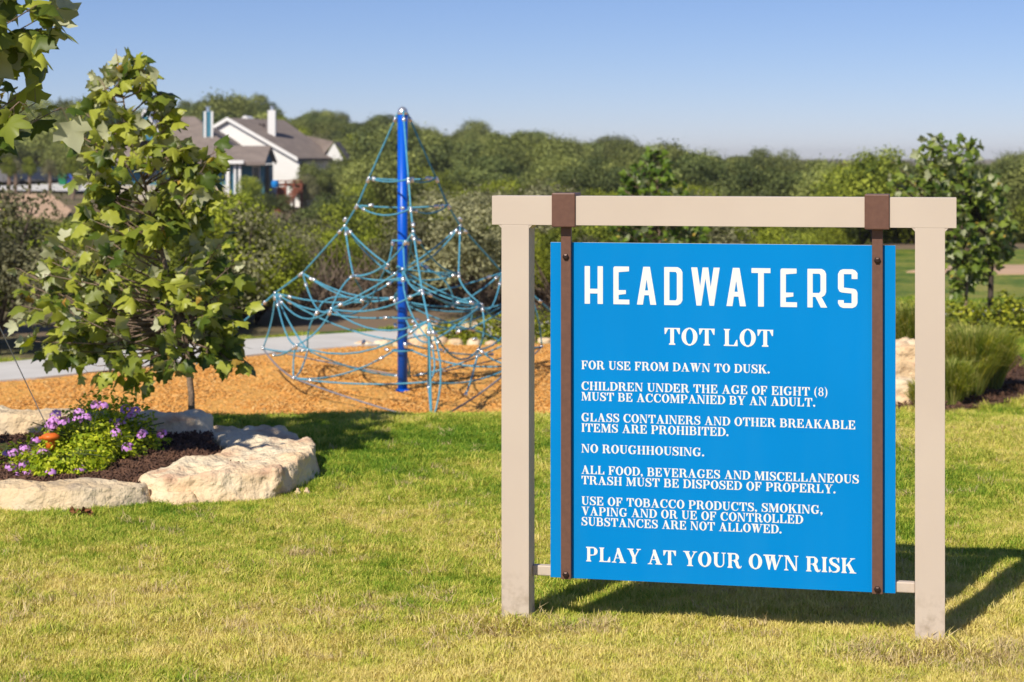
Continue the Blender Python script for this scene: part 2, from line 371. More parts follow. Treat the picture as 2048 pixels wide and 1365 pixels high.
pts = []; sc = []
def excl(x, y):
    if inpoly(x, y, BED) or inpoly(x, y, MULCH) or inpoly(x, y, RBED): return True
    return abs(y - path_y(x)) < 1.1 and y > 18
def fillgrass(y0, y1, dens, s0, rx=(-.34, .34)):
    A = (rx[1]-rx[0]) * (y1*y1 - y0*y0) / 2; n = int(A * dens)
    y = np.sqrt(rng.uniform(y0*y0, y1*y1, n)); x = y * rng.uniform(*rx, n)
    for a, b in zip(x, y):
        if excl(a, b): continue
        if b > yfar(a): continue
        pts.append((a, b, zt(a, b) - .004)); sc.append(s0 * rng.uniform(.7, 1.25) * (.8 + .4 * math.sin(a * 3.1 + math.sin(b * 2.3) * 2) ** 2))
fillgrass(5.3, 9.5, 900, 1.0); fillgrass(9.5, 12.95, 520, 1.15); fillgrass(18.3, 27, 60, 2.0, (.1, .34)); fillgrass(20, 34, 10, 2.2)
for cx_, cy_ in ((.02, 6.86), (1.34, 6.55), (.08, 6.88), (-.05, 6.84), (1.5, 6.5), (1.58, 6.58)):        # longer unmown grass round the posts
    for k in range(14):
        a, b = cx_ + rng.normal(0, .06), cy_ + rng.normal(0, .045); pts.append((a, b, zt(a, b))); sc.append(rng.uniform(1.2, 2.0))
n = len(pts); rots = np.column_stack([rng.normal(0, .12, n), rng.normal(0, .12, n), rng.uniform(0, 2*PI, n)])
scatter('grass', pts, rots, sc, tufts)

M_['dry'] = mat('dry_grass', (.74, .60, .33), (.52, .38, .20), 30, .8, 0, trans=.2)
dt = []
for k in range(4):
    me = tuft(50+k, 34, .05, (.01, .04), .0016, 2.2); me.materials.clear(); me.materials.append(M_['dry']); dt.append(proto('dry_tuft', me))
dp = []; ds = []
for x0, y0, n_, sg in ((.0, 6.86, 70, .11), (.2, 6.84, 30, .1), (1.34, 6.5, 90, .13), (1.6, 6.5, 60, .16), (1.75, 6.3, 50, .2), (-.6, 7.0, 70, .45), (-.9, 8.1, 12, .06), (-1.9, 7.2, 60, .5)):
    for k in range(n_):
        a, b = x0+rng.normal(0, sg), y0+rng.normal(0, sg*.55); dp.append((a, b, zt(a, b)+.002)); ds.append(rng.uniform(.6, 1.3))
for k in range(900):
    b = rng.uniform(5.6, 12); a = b*rng.uniform(-.3, .3)
    if not excl(a, b): dp.append((a, b, .003)); ds.append(rng.uniform(.4, 1.1))
scatter('dry_grass', dp, np.column_stack([rng.normal(0, .2, len(dp)), rng.normal(0, .2, len(dp)), rng.uniform(0, 6.28, len(dp))]), ds, dt)
def chip(seed, L=.03, w=.01, m='chip'):
    r = np.random.default_rng(seed); mb = MB()
    mb.box(-L/2, L/2, -w/2, w/2, 0, w*.4)
    v = np.array(mb.v) * (1 + r.uniform(-.35, .35, (8, 3)))
    return mesh('chip', v, np.array(mb.f), [M_[m]])
M_['chip'] = mat('wood_chip', (.82, .43, .115), (.70, .33, .08), 9, .9, 0, contrast=(.4, .6))
M_['chip2'] = mat('wood_chip_pale', (.88, .56, .22), (.74, .40, .12), 9, .9, 0)
M_['chipd'] = mat('dark_chip', (.18, .095, .06), (.08, .042, .028), 11, .9, 0)
def fillpoly(P, n, zf, smin, smax):
    x0, x1 = min(p[0] for p in P), max(p[0] for p in P); y0, y1 = min(p[1] for p in P), max(p[1] for p in P); out = []; s = []
    while len(out) < n:
        x, y = rng.uniform(x0, x1), rng.uniform(y0, y1)
        if abs(x/max(y, 1)) > .36: continue
        if inpoly(x, y, P): out.append((x, y, zf(x, y))); s.append(rng.uniform(smin, smax))
    return out, s
p_, s_ = fillpoly(MULCH, 55000, lambda x, y: zt(x, y) + .014 + .008 * math.sin(x*5+math.sin(y*4)), .75, 1.6)
scatter('wood_chips', p_, np.column_stack([rng.normal(0, .22, len(p_)), rng.normal(0, .22, len(p_)), rng.uniform(0, 6.3, len(p_))]), s_, [proto('wood_chip', chip(k, .03, .012, 'chip' if k % 3 else 'chip2')) for k in range(6)])
p_, s_ = fillpoly(BED, 15000, lambda x, y: zbed(x, y) + .004, .5, 1.3)
q_, t_ = fillpoly(RBED, 5000, lambda x, y: zt(x, y) + .015, 1.5, 3.5); p_ += q_; s_ += t_
scatter('bark_chips', p_, np.column_stack([rng.normal(0, .5, len(p_)), rng.normal(0, .5, len(p_)), rng.uniform(0, 6.3, len(p_))]), s_, [proto('bark_chip', chip(k+20, .035, .008, 'chipd')) for k in range(4)])

# ------------------------------------------------------------------ boulders
def near(x, y, z=0.0):
    if y > 18.2: return x, y, z
    k = 6480 / (301 * y + 4071); return x*k, y*k, CH - (CH - z)*k
def boulder(name, P, ztop, zbase, label, m='lime', vox=.03, amp=.05, tilt=(0, 0), group=None, seed=0, inset=.04, raw=False):
    if P[0][1] < 18.2 and name == 'boulder' and not raw:
        cy0 = sum(p[1] for p in P)/len(P); ztop = near(0, cy0, ztop)[2]; P = [near(*p)[:2] for p in P]; zbase = -.15; amp *= .85; vox *= .9
    cx_ = sum(p[0] for p in P)/len(P); cy_ = sum(p[1] for p in P)/len(P)
    bm = bmesh.new(); lo = []; mi = []; hi = []
    for x, y in P:
        dx, dy = cx_-x, cy_-y; d = math.hypot(dx, dy) or 1
        h = lambda a: ztop + (x-cx_)*tilt[0] + (y-cy_)*tilt[1]
        lo.append(bm.verts.new((x-cx_+dx/d*inset*.4, y-cy_+dy/d*inset*.4, zbase))); mi.append(bm.verts.new((x-cx_, y-cy_, zbase+(h(0)-zbase)*.55))); hi.append(bm.verts.new((x-cx_+dx/d*inset, y-cy_+dy/d*inset, h(0))))
    n = len(P)
    for i in range(n):
        j = (i+1) % n; bm.faces.new((lo[i], lo[j], mi[j], mi[i])); bm.faces.new((mi[i], mi[j], hi[j], hi[i]))
    bm.faces.new(lo[::-1]); bm.faces.new(hi); bmesh.ops.triangulate(bm, faces=bm.faces[:]); bmesh.ops.recalc_face_normals(bm, faces=bm.faces[:])
    me = bpy.data.meshes.new(name); bm.to_mesh(me); bm.free(); me.materials.append(M_[m])
    o = obj(name, me, loc=(cx_, cy_, 0))
    r = o.modifiers.new('remesh', 'REMESH'); r.mode = 'VOXEL'; r.voxel_size = vox; r.use_smooth_shade = True
    for i, (ty, sz, st) in enumerate((('CLOUDS', .35, amp*1.7), ('VORONOI', .2, amp*.95), ('VORONOI', .07, amp*.5), ('CLOUDS', .035, amp*.4))):
        t = bpy.data.textures.new(f'rock_{name}_{seed}_{i}', ty); t.noise_scale = sz
        d = o.modifiers.new('displace', 'DISPLACE'); d.texture = t; d.strength = st; d.mid_level = .5; d.texture_coords = 'GLOBAL'
    return tag(o, label, 'boulder', group)
G_ = 'limestone boulders edging the flower bed'
boulder('boulder', [(-1.86, 9.40), (-1.72, 9.3), (-1.34, 9.37), (-1.155, 9.47), (-1.03, 9.95), (-1.04, 10.45), (-1.22, 10.95), (-1.45, 11.3), (-1.78, 11.35), (-1.76, 11.05), (-1.58, 10.6), (-1.56, 10.1), (-1.84, 9.62)],
        .125, -.2, 'large pale curved limestone boulder at the right end of the flower bed', vox=.018, amp=.048, tilt=(.04, -.015), group=G_, raw=True)
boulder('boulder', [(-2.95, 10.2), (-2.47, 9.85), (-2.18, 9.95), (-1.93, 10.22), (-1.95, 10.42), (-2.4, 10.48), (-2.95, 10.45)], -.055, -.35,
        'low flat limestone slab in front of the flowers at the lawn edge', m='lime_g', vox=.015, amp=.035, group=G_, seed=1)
boulder('boulder', [(-2.95, 13.85), (-2.5, 13.7), (-2.24, 13.9), (-2.2, 14.3), (-2.5, 14.6), (-2.95, 14.5)], -.20, -.6,
        'rounded limestone boulder behind the bed, just left of the thin tree trunk', vox=.025, amp=.05, group=G_, seed=2)
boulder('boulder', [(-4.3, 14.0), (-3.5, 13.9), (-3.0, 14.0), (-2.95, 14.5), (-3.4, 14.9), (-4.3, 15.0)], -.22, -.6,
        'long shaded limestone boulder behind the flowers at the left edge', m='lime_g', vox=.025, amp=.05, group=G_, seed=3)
boulder('boulder', [(-2.0, 10.33), (-1.8, 10.22), (-1.68, 10.33), (-1.75, 10.5), (-1.98, 10.5)], -.11, -.3,
        'small wedge of limestone between the slab and the curved boulder', vox=.012, amp=.02, group=G_, seed=4)
boulder('boulder', [(3.6, 20.3), (4.4, 20.2), (4.6, 20.6), (4.4, 21.1), (3.6, 21)], -.31, -1.0, 'tan boulder seen between the blue panel and right post', vox=.035, amp=.07, group='boulders by the right shrub bed', seed=5, m='lime')
boulder('boulder', [(3.5, 19.3), (4.0, 19.2), (4.15, 19.5), (3.9, 19.8), (3.5, 19.8)], -.55, -1.0, 'whitish boulder low beside the blue panel, below the tan one', vox=.03, amp=.05, group='boulders by the right shrub bed', seed=6)
for k, (x, y) in enumerate(((595, 987), (613, 984))):
    D = 9.60 + .02 * k; q = px(x, y, D)
    boulder('pebble', [(q.x-.018, D-.015), (q.x+.018, D-.015), (q.x+.02, D+.02), (q.x-.015, D+.02)], zt(q.x, D)+.035, zt(q.x, D)-.02, ['yellow pebble at the foot of the curved boulder, left of two', 'yellow pebble at the foot of the curved boulder, right of two'][k], vox=.006, amp=.008, seed=7+k)['category'] = 'pebble'
# edging stones along the far side of the play mulch
E_ = []
for k in range(26):
    x = -1.95 + k * .24; P0 = (np.interp(x, [-1.9, -.7, .6, 2.2, 3.4, 4.2], [25.3, 25.45, 25.65, 25.4, 24.2, 22.4]))
    E_.append((x, float(P0)))
for k, (x, y) in enumerate(E_):
    w = rng.uniform(.11, .17); P = [(x+w*math.cos(a)*rng.uniform(.8, 1.1), y+.13*math.sin(a)*rng.uniform(.8, 1.1)) for a in np.linspace(0, 2*PI, 7)[:-1]]
    boulder('edging_stone', P, -.806+rng.uniform(.05, .11), -.95, 'pale stone in the edging row behind the play mulch, ' + ('left of the pole' if x < -1.5 else 'right of the pole' if x < -.5 else 'near the left sign post' if x < .3 else 'by the blue panel' if x < .7 else 'behind the panel'), vox=.03, amp=.03, group='stones edging the play mulch', seed=30+k, inset=.02)['category'] = 'stone'

# ------------------------------------------------------------------ sign
U = Vector((.9774, -.2113, 0)); N = Vector((-.2113, -.9774, 0)); P0 = Vector((.140, 6.94, 0))
SB = P0 + U * .616; SB.z = 0
SM = Matrix(((U.x, -N.x, 0, SB.x), (U.y, -N.y, 0, SB.y), (0, 0, 1, 0), (0, 0, 0, 1)))   # local x=u-.616, y=-v (away), z
sign = bpy.data.objects.new('park_sign', None); link(sign); sign.matrix_basis = SM
tag(sign, 'blue playground rules sign hung in a tan post and beam frame on the lawn', 'sign')
def sb(name, u0, u1, v0, v1, z0, z1, m, bev=.003, parent=sign): return MB().box(u0-.616, u1-.616, -v1, -v0, z0, z1).build(name, M_[m], parent, bevel=bev)
sb('post', -.1714, -.0694, -.0515, .0515, -.3, 1.4547, 'tan', .0015)
sb('post', 1.299, 1.4006, -.0515, .0515, -.3, 1.4547, 'tan', .0015)
sb('beam', -.2068, 1.4393, -.052, .052, 1.4547, 1.560, 'tan', .0012)
# little weld fillets where posts meet the beam
for nm, u in (('weld', -.1714), ('weld', -.0694), ('weld', 1.299), ('weld', 1.4006)):
    s = -1 if u in (-.1714, 1.299) else 1; r = .012; a = u-.616
    MB().add([(a, -.05, 1.4546), (a+s*r, -.05, 1.4546), (a, -.05, 1.4546-r), (a, .05, 1.4546), (a+s*r, .05, 1.4546), (a, .05, 1.4546-r)], [(0,1,2),(3,5,4),(0,3,4,1),(1,4,5,2),(0,2,5,3)]).build(nm, M_['tan'], sign)
pan = MB().box(-.616, .616, -.0, .0125, .171, 1.391)
pf = [1, 1, 0, 1, 1, 1]; pan.m = pf
panel = pan.build('panel', [M_['blue'], M_['edge']], sign, bevel=.0012)
sb('lower_rail', -.069, 1.2985, -.045, -.0135, .172, .209, 'tan', .004)
for u0, u1, s0, s1 in ((.016, .1021, .0429, .0798), (1.1267, 1.2122, 1.1515, 1.1885)):
    br = sb('bracket', u0, u1, -.062, .062, 1.448, 1.571, 'brown', .004)
    st = sb('strap', s0, s1, .0008, .0235, .171, 1.4475, 'brown', .0015)
    for zb in (1.7 - 199*6.91/FPX if s0 < .5 else 1.7 - 206*6.68/FPX, 1.7 - 834*6.91/FPX if s0 < .5 else 1.7 - 863*6.68/FPX):
        b = MB(); b.lathe([(.0115, 0), (.0125, .002), (.011, .007), (.006, .009)], 6)
        bo = b.build('bolt', M_['bolt'], st); bo.rotation_euler = (PI/2, 0, 0); bo.location = ((s0+s1)/2-.616, -.0236, zb)

# --- glyphs: unions of outlines cut into thin trapezoid rows
T_, t_h, s_f, e_ = .20, .075, .065, .07
def rect(a, b, c, d): return [[(a, c), (b, c), (b, d), (a, d)]]
def poly(*p): return [list(p)]
def ell(cx, cy, rx, ry, a0=0, a1=2*PI, n=40): return [(cx+rx*math.cos(a0+(a1-a0)*k/n), cy+ry*math.sin(a0+(a1-a0)*k/n)) for k in range(n+1)]
def ring(cx, cy, rx, ry, tx, ty): return [ell(cx, cy, rx, ry), ell(cx, cy, rx-tx, ry-ty)]
def stem(x, w=T_, top=True, bot=True, e=e_):
    o = [rect(x, x+w, 0, 1)]
    if bot: o += [rect(x-e, x+w+e, 0, s_f), poly((x-e*.5, s_f), (x, s_f*1.7), (x+w, s_f*1.7), (x+w+e*.5, s_f))]
    if top: o += [rect(x-e, x+w+e, 1-s_f, 1), poly((x-e*.5, 1-s_f), (x, 1-s_f*1.7), (x+w, 1-s_f*1.7), (x+w+e*.5, 1-s_f))]
    return o
def stroke(pts, ws):
    o = []
    for i in range(len(pts)-1):
        (x0, y0), (x1, y1) = pts[i], pts[i+1]; d = math.hypot(x1-x0, y1-y0) or 1; nx, ny = -(y1-y0)/d, (x1-x0)/d; a, b = ws[i]/2, ws[i+1]/2
        o.append(poly((x0+nx*a, y0+ny*a), (x1+nx*b, y1+ny*b), (x1-nx*b, y1-ny*b), (x0-nx*a, y0-ny*a)))
    for (x, y), w in zip(pts[1:-1], ws[1:-1]): o.append([ell(x, y, w/2, w/2, n=14)])
    return o
def smooth(P, n=6):
    out = []
    for i in range(len(P)-1):
        p0 = P[max(i-1, 0)]; p1 = P[i]; p2 = P[i+1]; p3 = P[min(i+2, len(P)-1)]
        for k in range(n):
            t = k/n; out.append(tuple(.5*((2*p1[j])+(-p0[j]+p2[j])*t+(2*p0[j]-5*p1[j]+4*p2[j]-p3[j])*t*t+(-p0[j]+3*p1[j]-3*p2[j]+p3[j])*t**3) for j in range(len(p1))))
    out.append(tuple(P[-1])); return out
def arcbowl(x, y0, y1, w, tx=T_, ty=t_h):
    cy = (y0+y1)/2; ry = (y1-y0)/2; r = min(ry, w*.6)
    out = [(x, y0), (x+w-r, y0)] + ell(x+w-r, cy, r, ry, -PI/2, PI/2, 24) + [(x, y1)]
    inn = [(x, y0+ty), (x+w-r, y0+ty)] + ell(x+w-r, cy, r-tx, ry-ty, -PI/2, PI/2, 24) + [(x, y1-ty)]
    return [out, inn]
def G(ch):
    if ch == 'I': return stem(.085), .38
    if ch == 'H': return stem(.085) + stem(.62) + [rect(.2, .7, .455, .54)], .92
    if ch == 'L': return stem(.085) + [rect(.2, .72, 0, s_f), poly((.76, 0), (.74, .36), (.69, .36), (.56, s_f), (.5, 0))], .78
    if ch == 'E': return stem(.085) + [rect(.2, .7, 0, s_f), poly((.76, 0), (.75, .32), (.70, .32), (.56, s_f), (.5, 0)), rect(.2, .68, 1-s_f, 1), poly((.72, 1), (.71, .7), (.66, .7), (.54, 1-s_f), (.48, 1)), rect(.2, .5, .46, .54), poly((.5, .32), (.545, .32), (.545, .68), (.5, .68), (.4, .54), (.4, .46))], .79
    if ch == 'F': return stem(.085) + [rect(.2, .68, 1-s_f, 1), poly((.72, 1), (.71, .68), (.66, .68), (.54, 1-s_f), (.48, 1)), rect(.2, .5, .45, .53), poly((.5, .30), (.545, .30), (.545, .67), (.5, .67), (.4, .53), (.4, .45))], .74
    if ch == 'T': return stem(.315, top=False) + [rect(.03, .81, 1-s_f, 1), poly((0, 1), (.015, .64), (.07, .64), (.2, 1-s_f), (.26, 1)), poly((.84, 1), (.825, .64), (.77, .64), (.64, 1-s_f), (.58, 1))], .84
    if ch == 'O': return [ring(.44, .5, .43, .53, .235, .075)], .88
    if ch == 'D': return stem(.085, e=e_) + [arcbowl(.12, 0, 1, .76, .235, s_f)], .88
    if ch == 'P': return stem(.085) + [arcbowl(.12, .42, 1, .66, .22, s_f)], .80
    if ch == 'R': return stem(.085) + [arcbowl(.12, .47, 1, .64, .215, s_f)] + stroke(smooth([(.45, .5), (.6, .4), (.65, .2), (.74, .05), (.86, .04), (.92, .16)]), [.12]*3+[.2]*14+[.2, .18, .16, .14, .12, .1, .09, .08, .07, .06, .06, .05, .05, .05][:14]), .92
    if ch == 'B': return stem(.085) + [arcbowl(.12, .48, 1, .62, .2, s_f), arcbowl(.12, 0, .555, .68, .22, s_f)], .84
    if ch in 'CG':
        c = smooth([(.77, .74, .09), (.7, .9, .09), (.5, .985, .09), (.24, .87, .18), (.125, .5, .235), (.24, .13, .18), (.5, .015, .09), (.7, .09, .09), (.8, .27, .07)])
        o = stroke([(a, b) for a, b, w in c], [w for a, b, w in c]) + [poly((.81, 1.02), (.81, .64), (.75, .64), (.62, .9), (.74, .94), (.76, 1.02))]
        if ch == 'G': o += [rect(.6, .81, .06, .44), rect(.5, .9, .38, .45)]; return o, .94
        return o, .86
    if ch == 'S':
        c = smooth([(.62, .72, .07), (.54, .92, .08), (.33, .985, .09), (.13, .85, .17), (.2, .62, .2), (.42, .49, .22), (.6, .34, .2), (.58, .12, .16), (.36, .015, .09), (.15, .09, .08), (.06, .3, .07)])
        return stroke([(a, b) for a, b, w in c], [w for a, b, w in c]) + [poly((.665, 1.02), (.665, .66), (.61, .66), (.54, .88), (.6, 1.02)), poly((.02, -.02), (.02, .37), (.075, .37), (.14, .12), (.08, -.02))], .72
    if ch == 'A': return [poly((.10, 0), (.18, 0), (.46, .84), (.41, 1.02)), poly((.36, 1.02), (.50, 1.02), (.86, 0), (.61, 0), (.33, .86)), rect(.22, .66, .28, .36), rect(0, .30, 0, s_f), rect(.50, .95, 0, s_f)], .95
    if ch == 'V': return [poly((.11, 1), (.36, 1), (.56, .26), (.51, -.02), (.43, -.02)), poly((.74, 1), (.82, 1), (.52, -.02), (.45, -.02)), rect(0, .46, 1-s_f, 1), rect(.62, .93, 1-s_f, 1)], .92
    if ch == 'W': return [poly((.09, 1), (.33, 1), (.46, .3), (.40, -.02), (.33, -.02)), poly((.52, 1), (.60, 1), (.41, -.02), (.35, -.02)), poly((.47, 1), (.71, 1), (.84, .3), (.80, -.02), (.71, -.02)), poly((1.09, 1), (1.17, 1), (.81, -.02), (.74, -.02)), rect(0, .76, 1-s_f, 1), rect(.98, 1.27, 1-s_f, 1)], 1.26
    if ch == 'N': return stem(.10, .075, True, True, .10) + [rect(.74, .815, .0, 1), rect(.64, .915, 1-s_f, 1), poly((.02, 1), (.29, 1), (.815, .02), (.815, -.02), (.66, -.02), (.1, .94))], .93
    if ch == 'M': return stem(.10, .075, True, True, .10) + stem(.84, T_) + [poly((.1, 1), (.33, 1), (.60, .3), (.53, 0), (.47, 0)), poly((.84, 1), (.93, 1), (.55, 0), (.48, 0))], 1.14
    if ch == 'K': return stem(.085) + [poly((.68, 1), (.78, 1), (.36, .46), (.28, .48)), poly((.36, .56), (.52, .70), (.88, 0), (.62, 0)), rect(.56, .88, 1-s_f, 1), rect(.52, .96, 0, s_f)], .94
    if ch == 'Y': return [rect(.35, .56, 0, .45), rect(.26, .65, 0, s_f), poly((.09, 1), (.33, 1), (.54, .46), (.56, .38), (.35, .38)), poly((.74, 1), (.82, 1), (.55, .42), (.47, .44)), rect(0, .43, 1-s_f, 1), rect(.62, .92, 1-s_f, 1)], .9
    if ch == 'U': return [rect(.10, .31, .3, 1), rect(.02, .40, 1-s_f, 1), rect(.68, .76, .3, 1), rect(.58, .86, 1-s_f, 1), [ell(.43, .32, .33, .345, PI, 2*PI) , ell(.495, .32, .185, .255, PI, 2*PI)]], .88
    if ch == '8': return [ring(.3, .73, .24, .27, .12, .065), ring(.3, .26, .28, .28, .14, .07)], .6
    if ch == '(':
        c = smooth([(.3, 1.08, .03), (.14, .8, .1), (.09, .42, .14), (.14, .05, .1), (.3, -.22, .03)]); return stroke([(a, b) for a, b, w in c], [w for a, b, w in c]), .36
    if ch == ')':
        c = smooth([(.05, 1.08, .03), (.2, .8, .1), (.25, .42, .14), (.2, .05, .1), (.05, -.22, .03)]); return stroke([(a, b) for a, b, w in c], [w for a, b, w in c]), .36
    if ch == '.': return [[ell(.13, .11, .12, .12)]], .28
    if ch == ',': return [[ell(.13, .11, .12, .12)], poly((.24, .13), (.25, .02), (.1, -.18), (.05, -.15), (.14, 0))], .28
    return [], .32
def H(ch):                                   # condensed block capitals of the heading
    s = .14
    if ch == 'H': return [rect(0, s, 0, 1), rect(.485-s, .485, 0, 1), rect(.1, .4, .27, .39)], .485
    if ch == 'E': return [rect(.0, s, .0, 1-.03), rect(.03, .42, 1-.13, 1), rect(0, .43, 0, .125), rect(.1, .335, .27, .375), poly((0, .97), (.03, 1), (.06, .97))], .43
    if ch == 'A': return [poly((0, 0), (.16, 0), (.31, 1), (.17, 1)), poly((.36, 0), (.52, 0), (.35, 1), (.21, 1)), rect(.1, .42, .26, .38)], .52
    if ch == 'D': return [[[(0, 0), (.36, 0), (.44, .04), (.49, .13), (.49, .87), (.44, .96), (.36, 1), (0, 1)], [(s, .125), (.31, .125), (.34, .17), (.34, .83), (.31, .875), (s, .875)]]], .49
    if ch == 'W': return [poly((0, 1), (.16, 1), (.265, .3), (.265, 0), (.14, 0)), poly((.3, 1), (.42, 1), (.265, 0), (.17, 0)), poly((.33, 1), (.45, 1), (.57, 0), (.485, 0)), poly((.59, 1), (.75, 1), (.6, 0), (.485, 0), (.485, .3))], .75
    if ch == 'T': return [rect(0, .5, 1-.125, 1), rect(.175, .325, 0, .9)], .5
    if ch == 'R': return [rect(0, s, 0, 1), [[(0, .27), (.38, .27), (.46, .31), (.5, .4), (.5, .87), (.46, .96), (.38, 1), (0, 1)], [(s, .385), (.32, .385), (.35, .42), (.35, .84), (.32, .875), (s, .875)]], poly((.2, .3), (.36, .3), (.53, 0), (.36, 0))], .53
    if ch == 'S': return [[[(.5, .74), (.5, .9), (.45, .97), (.37, 1), (.13, 1), (.05, .97), (0, .88), (0, .5), (.04, .42), (.13, .385), (.35, .385), (.35, .125), (.15, .125), (.15, .2), (0, .2), (0, .12), (.05, .03), (.13, 0), (.37, 0), (.46, .04), (.5, .13), (.5, .4), (.46, .48), (.37, .51), (.15, .51), (.15, .875), (.35, .875), (.35, .74)]]], .5
    return [], .3
_gc = {}
def spans(shapes, y):
    iv = []
    for cs in shapes:
        xs = []
        for c in cs:
            for i in range(len(c)):
                (x0, y0), (x1, y1) = c[i], c[(i+1) % len(c)]
                if (y0 > y) != (y1 > y): xs.append(x0 + (x1-x0)*(y-y0)/(y1-y0))
        xs.sort(); iv += [(xs[i], xs[i+1]) for i in range(0, len(xs)-1, 2)]
    iv.sort(); out = []
    for a, b in iv:
        if out and a <= out[-1][1] + 1e-6: out[-1][1] = max(out[-1][1], b)
        else: out.append([a, b])
    return [o for o in out if o[1]-o[0] > 1e-4]
def glyph(ch, kind, rows):
    k = (ch, kind)
    if k in _gc: return _gc[k]
    sh, w = (G if kind == 'serif' else H)(ch); ysr = np.linspace(-.24, 1.10, rows+1) if kind == 'serif' else np.linspace(0, 1, rows+1); q = []
    for a, b in zip(ysr[:-1], ysr[1:]):
        e = (b-a)*.02; A = spans(sh, a+e); B = spans(sh, b-e)
        if len(A) == len(B) and all(abs(p[0]-r[0])+abs(p[1]-r[1]) < .35 for p, r in zip(A, B)): q += [(p[0], p[1], r[1], r[0], a, b) for p, r in zip(A, B)]
        else: q += [(p[0], p[1], p[1], p[0], a, b) for p in spans(sh, (a+b)/2)]
    _gc[k] = (q, w); return _gc[k]
def pan_uz(x, y):
    r = (x-CX)/FPX; u = (r*P0.y - P0.x)/(U.x - r*U.y); D = P0.y + u*U.y; return u-.616, CH-(y-HY)*D/FPX
def line(text, x0, x1, ybase, hpx, rows=30, track=.075):
    u0, z0 = pan_uz(x0, ybase); u1, _ = pan_uz(x1, ybase); D = P0.y + (u0+.616)*U.y; h = hpx*D/FPX
    adv = []; x = 0
    for c in text:
        q, w = glyph(c, 'serif', rows); adv.append(x); x += w + track
    x -= track; sx = (u1-u0)/x; mb = MB()
    for c, a in zip(text, adv):
        for (p, r, s, t, ya, yb) in glyph(c, 'serif', rows)[0]:
            X = lambda v: u0+(a+v)*sx
            mb.add([(X(p), -.0009, z0+ya*h), (X(r), -.0009, z0+ya*h), (X(s), -.0009, z0+yb*h), (X(t), -.0009, z0+yb*h)], [(0, 1, 2, 3)])
    tag(mb.build('lettering', M_['white'], panel), 'white serif lettering reading ' + text)
for c, x0, x1 in (('H', 1169.5, 1205.8), ('E', 1226.9, 1258.8), ('A', 1274, 1312.6), ('D', 1328.5, 1365), ('W', 1382.5, 1439.5), ('A', 1453, 1491.8), ('T', 1503, 1541), ('E', 1561, 1594), ('R', 1615, 1654.5), ('S', 1676, 1715)):
    zt0 = CH - (np.interp(x0, [1169, 1715], [533, 541])-HY)*(P0.y+(pan_uz(x0, 500)[0]+.616)*U.y)/FPX
    u0, _ = pan_uz(x0, 600); u1, _ = pan_uz(x1, 600); h = .1365; mb = MB(); q, w = glyph(c, 'block', 40); sx = (u1-u0)/w
    for (p, r, s, t, ya, yb) in q:
        mb.add([(u0+p*sx, -.0009, 1.169+ya*h), (u0+r*sx, -.0009, 1.169+ya*h), (u0+s*sx, -.0009, 1.169+yb*h), (u0+t*sx, -.0009, 1.169+yb*h)], [(0, 1, 2, 3)])
    tag(mb.build('letter', M_['white'], panel), 'white block capital ' + c + ' of the heading')
line('TOT LOT', 1329, 1546.5, 689.5, 33.5, 40)
for tx, xe, yb in (('FOR USE FROM DAWN TO DUSK.', 1540, 738.3), ('CHILDREN UNDER THE AGE OF EIGHT (8)', 1655.5, 780), ('MUST BE ACCOMPANIED BY AN ADULT.', 1631, 801), ('GLASS CONTAINERS AND OTHER BREAKABLE', 1711, 842.7),
                   ('ITEMS ARE PROHIBITED.', 1457.6, 863.6), ('NO ROUGHHOUSING.', 1409, 905), ('ALL FOOD, BEVERAGES AND MISCELLANEOUS', 1718, 947.7), ('TRASH MUST BE DISPOSED OF PROPERLY.', 1671.7, 968.5),
                   ('USE OF TOBACCO PRODUCTS, SMOKING,', 1645.6, 1009.6), ('VAPING AND OR UE OF CONTROLLED', 1606.4, 1030.2), ('SUBSTANCES ARE NOT ALLOWED.', 1563.7, 1050.8)):
    line(tx, 1163, xe, yb, 16.6)
line('PLAY AT YOUR OWN RISK', 1172, 1712, 1122.5, 28.5, 40)

# ------------------------------------------------------------------ climbing net
B0 = Vector((-1.166, 20.3, -.806))
net = thing('climbing_net', 'blue spider web climbing net slung from a tall central blue pole', 'climbing frame', B0)
r = .053
MB().lathe([(r, -.3), (r, 2.98)], 20).build('pole', M_['pole'], net, smooth=True)
MB().lathe([(.056, 2.96), (.057, 2.985), (.048, 3.015), (.03, 3.035), (.01, 3.045)], 16).build('pole_cap', M_['silver'], net, smooth=True)
MB().lathe([(.075, 0), (.075, .03), (.056, .04)], 16).build('base_collar', M_['pole'], net)
cl = MB().lathe([(.007, -.03), (.019, -.023), (.02, 0), (.019, .023), (.007, .03)], 8).mesh('clamp', [M_['silver']], True)
ball = MB().lathe([(.004, -.02), (.015, -.014), (.021, 0), (.015, .014), (.004, .02)], 10).mesh('clamp', [M_['silver']], True)
def clamp(p, d=None):
    o = obj('clamp', cl if d is not None else ball, net); o.location = p
    if d is not None: o.rotation_euler = Vector(d).to_track_quat('Z', 'Y').to_euler()
def rope(a, b, sag=.05, m='rope', r=.0092, ends=True, side=None):
    sag *= rng.uniform(.2, 1.0); a, b = Vector(a), Vector(b); L = (b-a).length; n = 8; P = []
    for k in range(n+1):
        t = k/n; p = a.lerp(b, t); p.z -= sag*L*4*t*(1-t)
        if side: p += Vector(side)*4*t*(1-t)
        P.append(p)
    MB().tube(P, r, 6).build('rope', M_[m], net, smooth=True)
    if ends and L > .25: clamp(P[1] if L > .8 else P[0].lerp(P[1], .7), P[1]-P[0])
lv = [(.545, 2.28), (.74, 1.98), (.95, 1.75), (1.69, 1.20), (2.19, .95)]
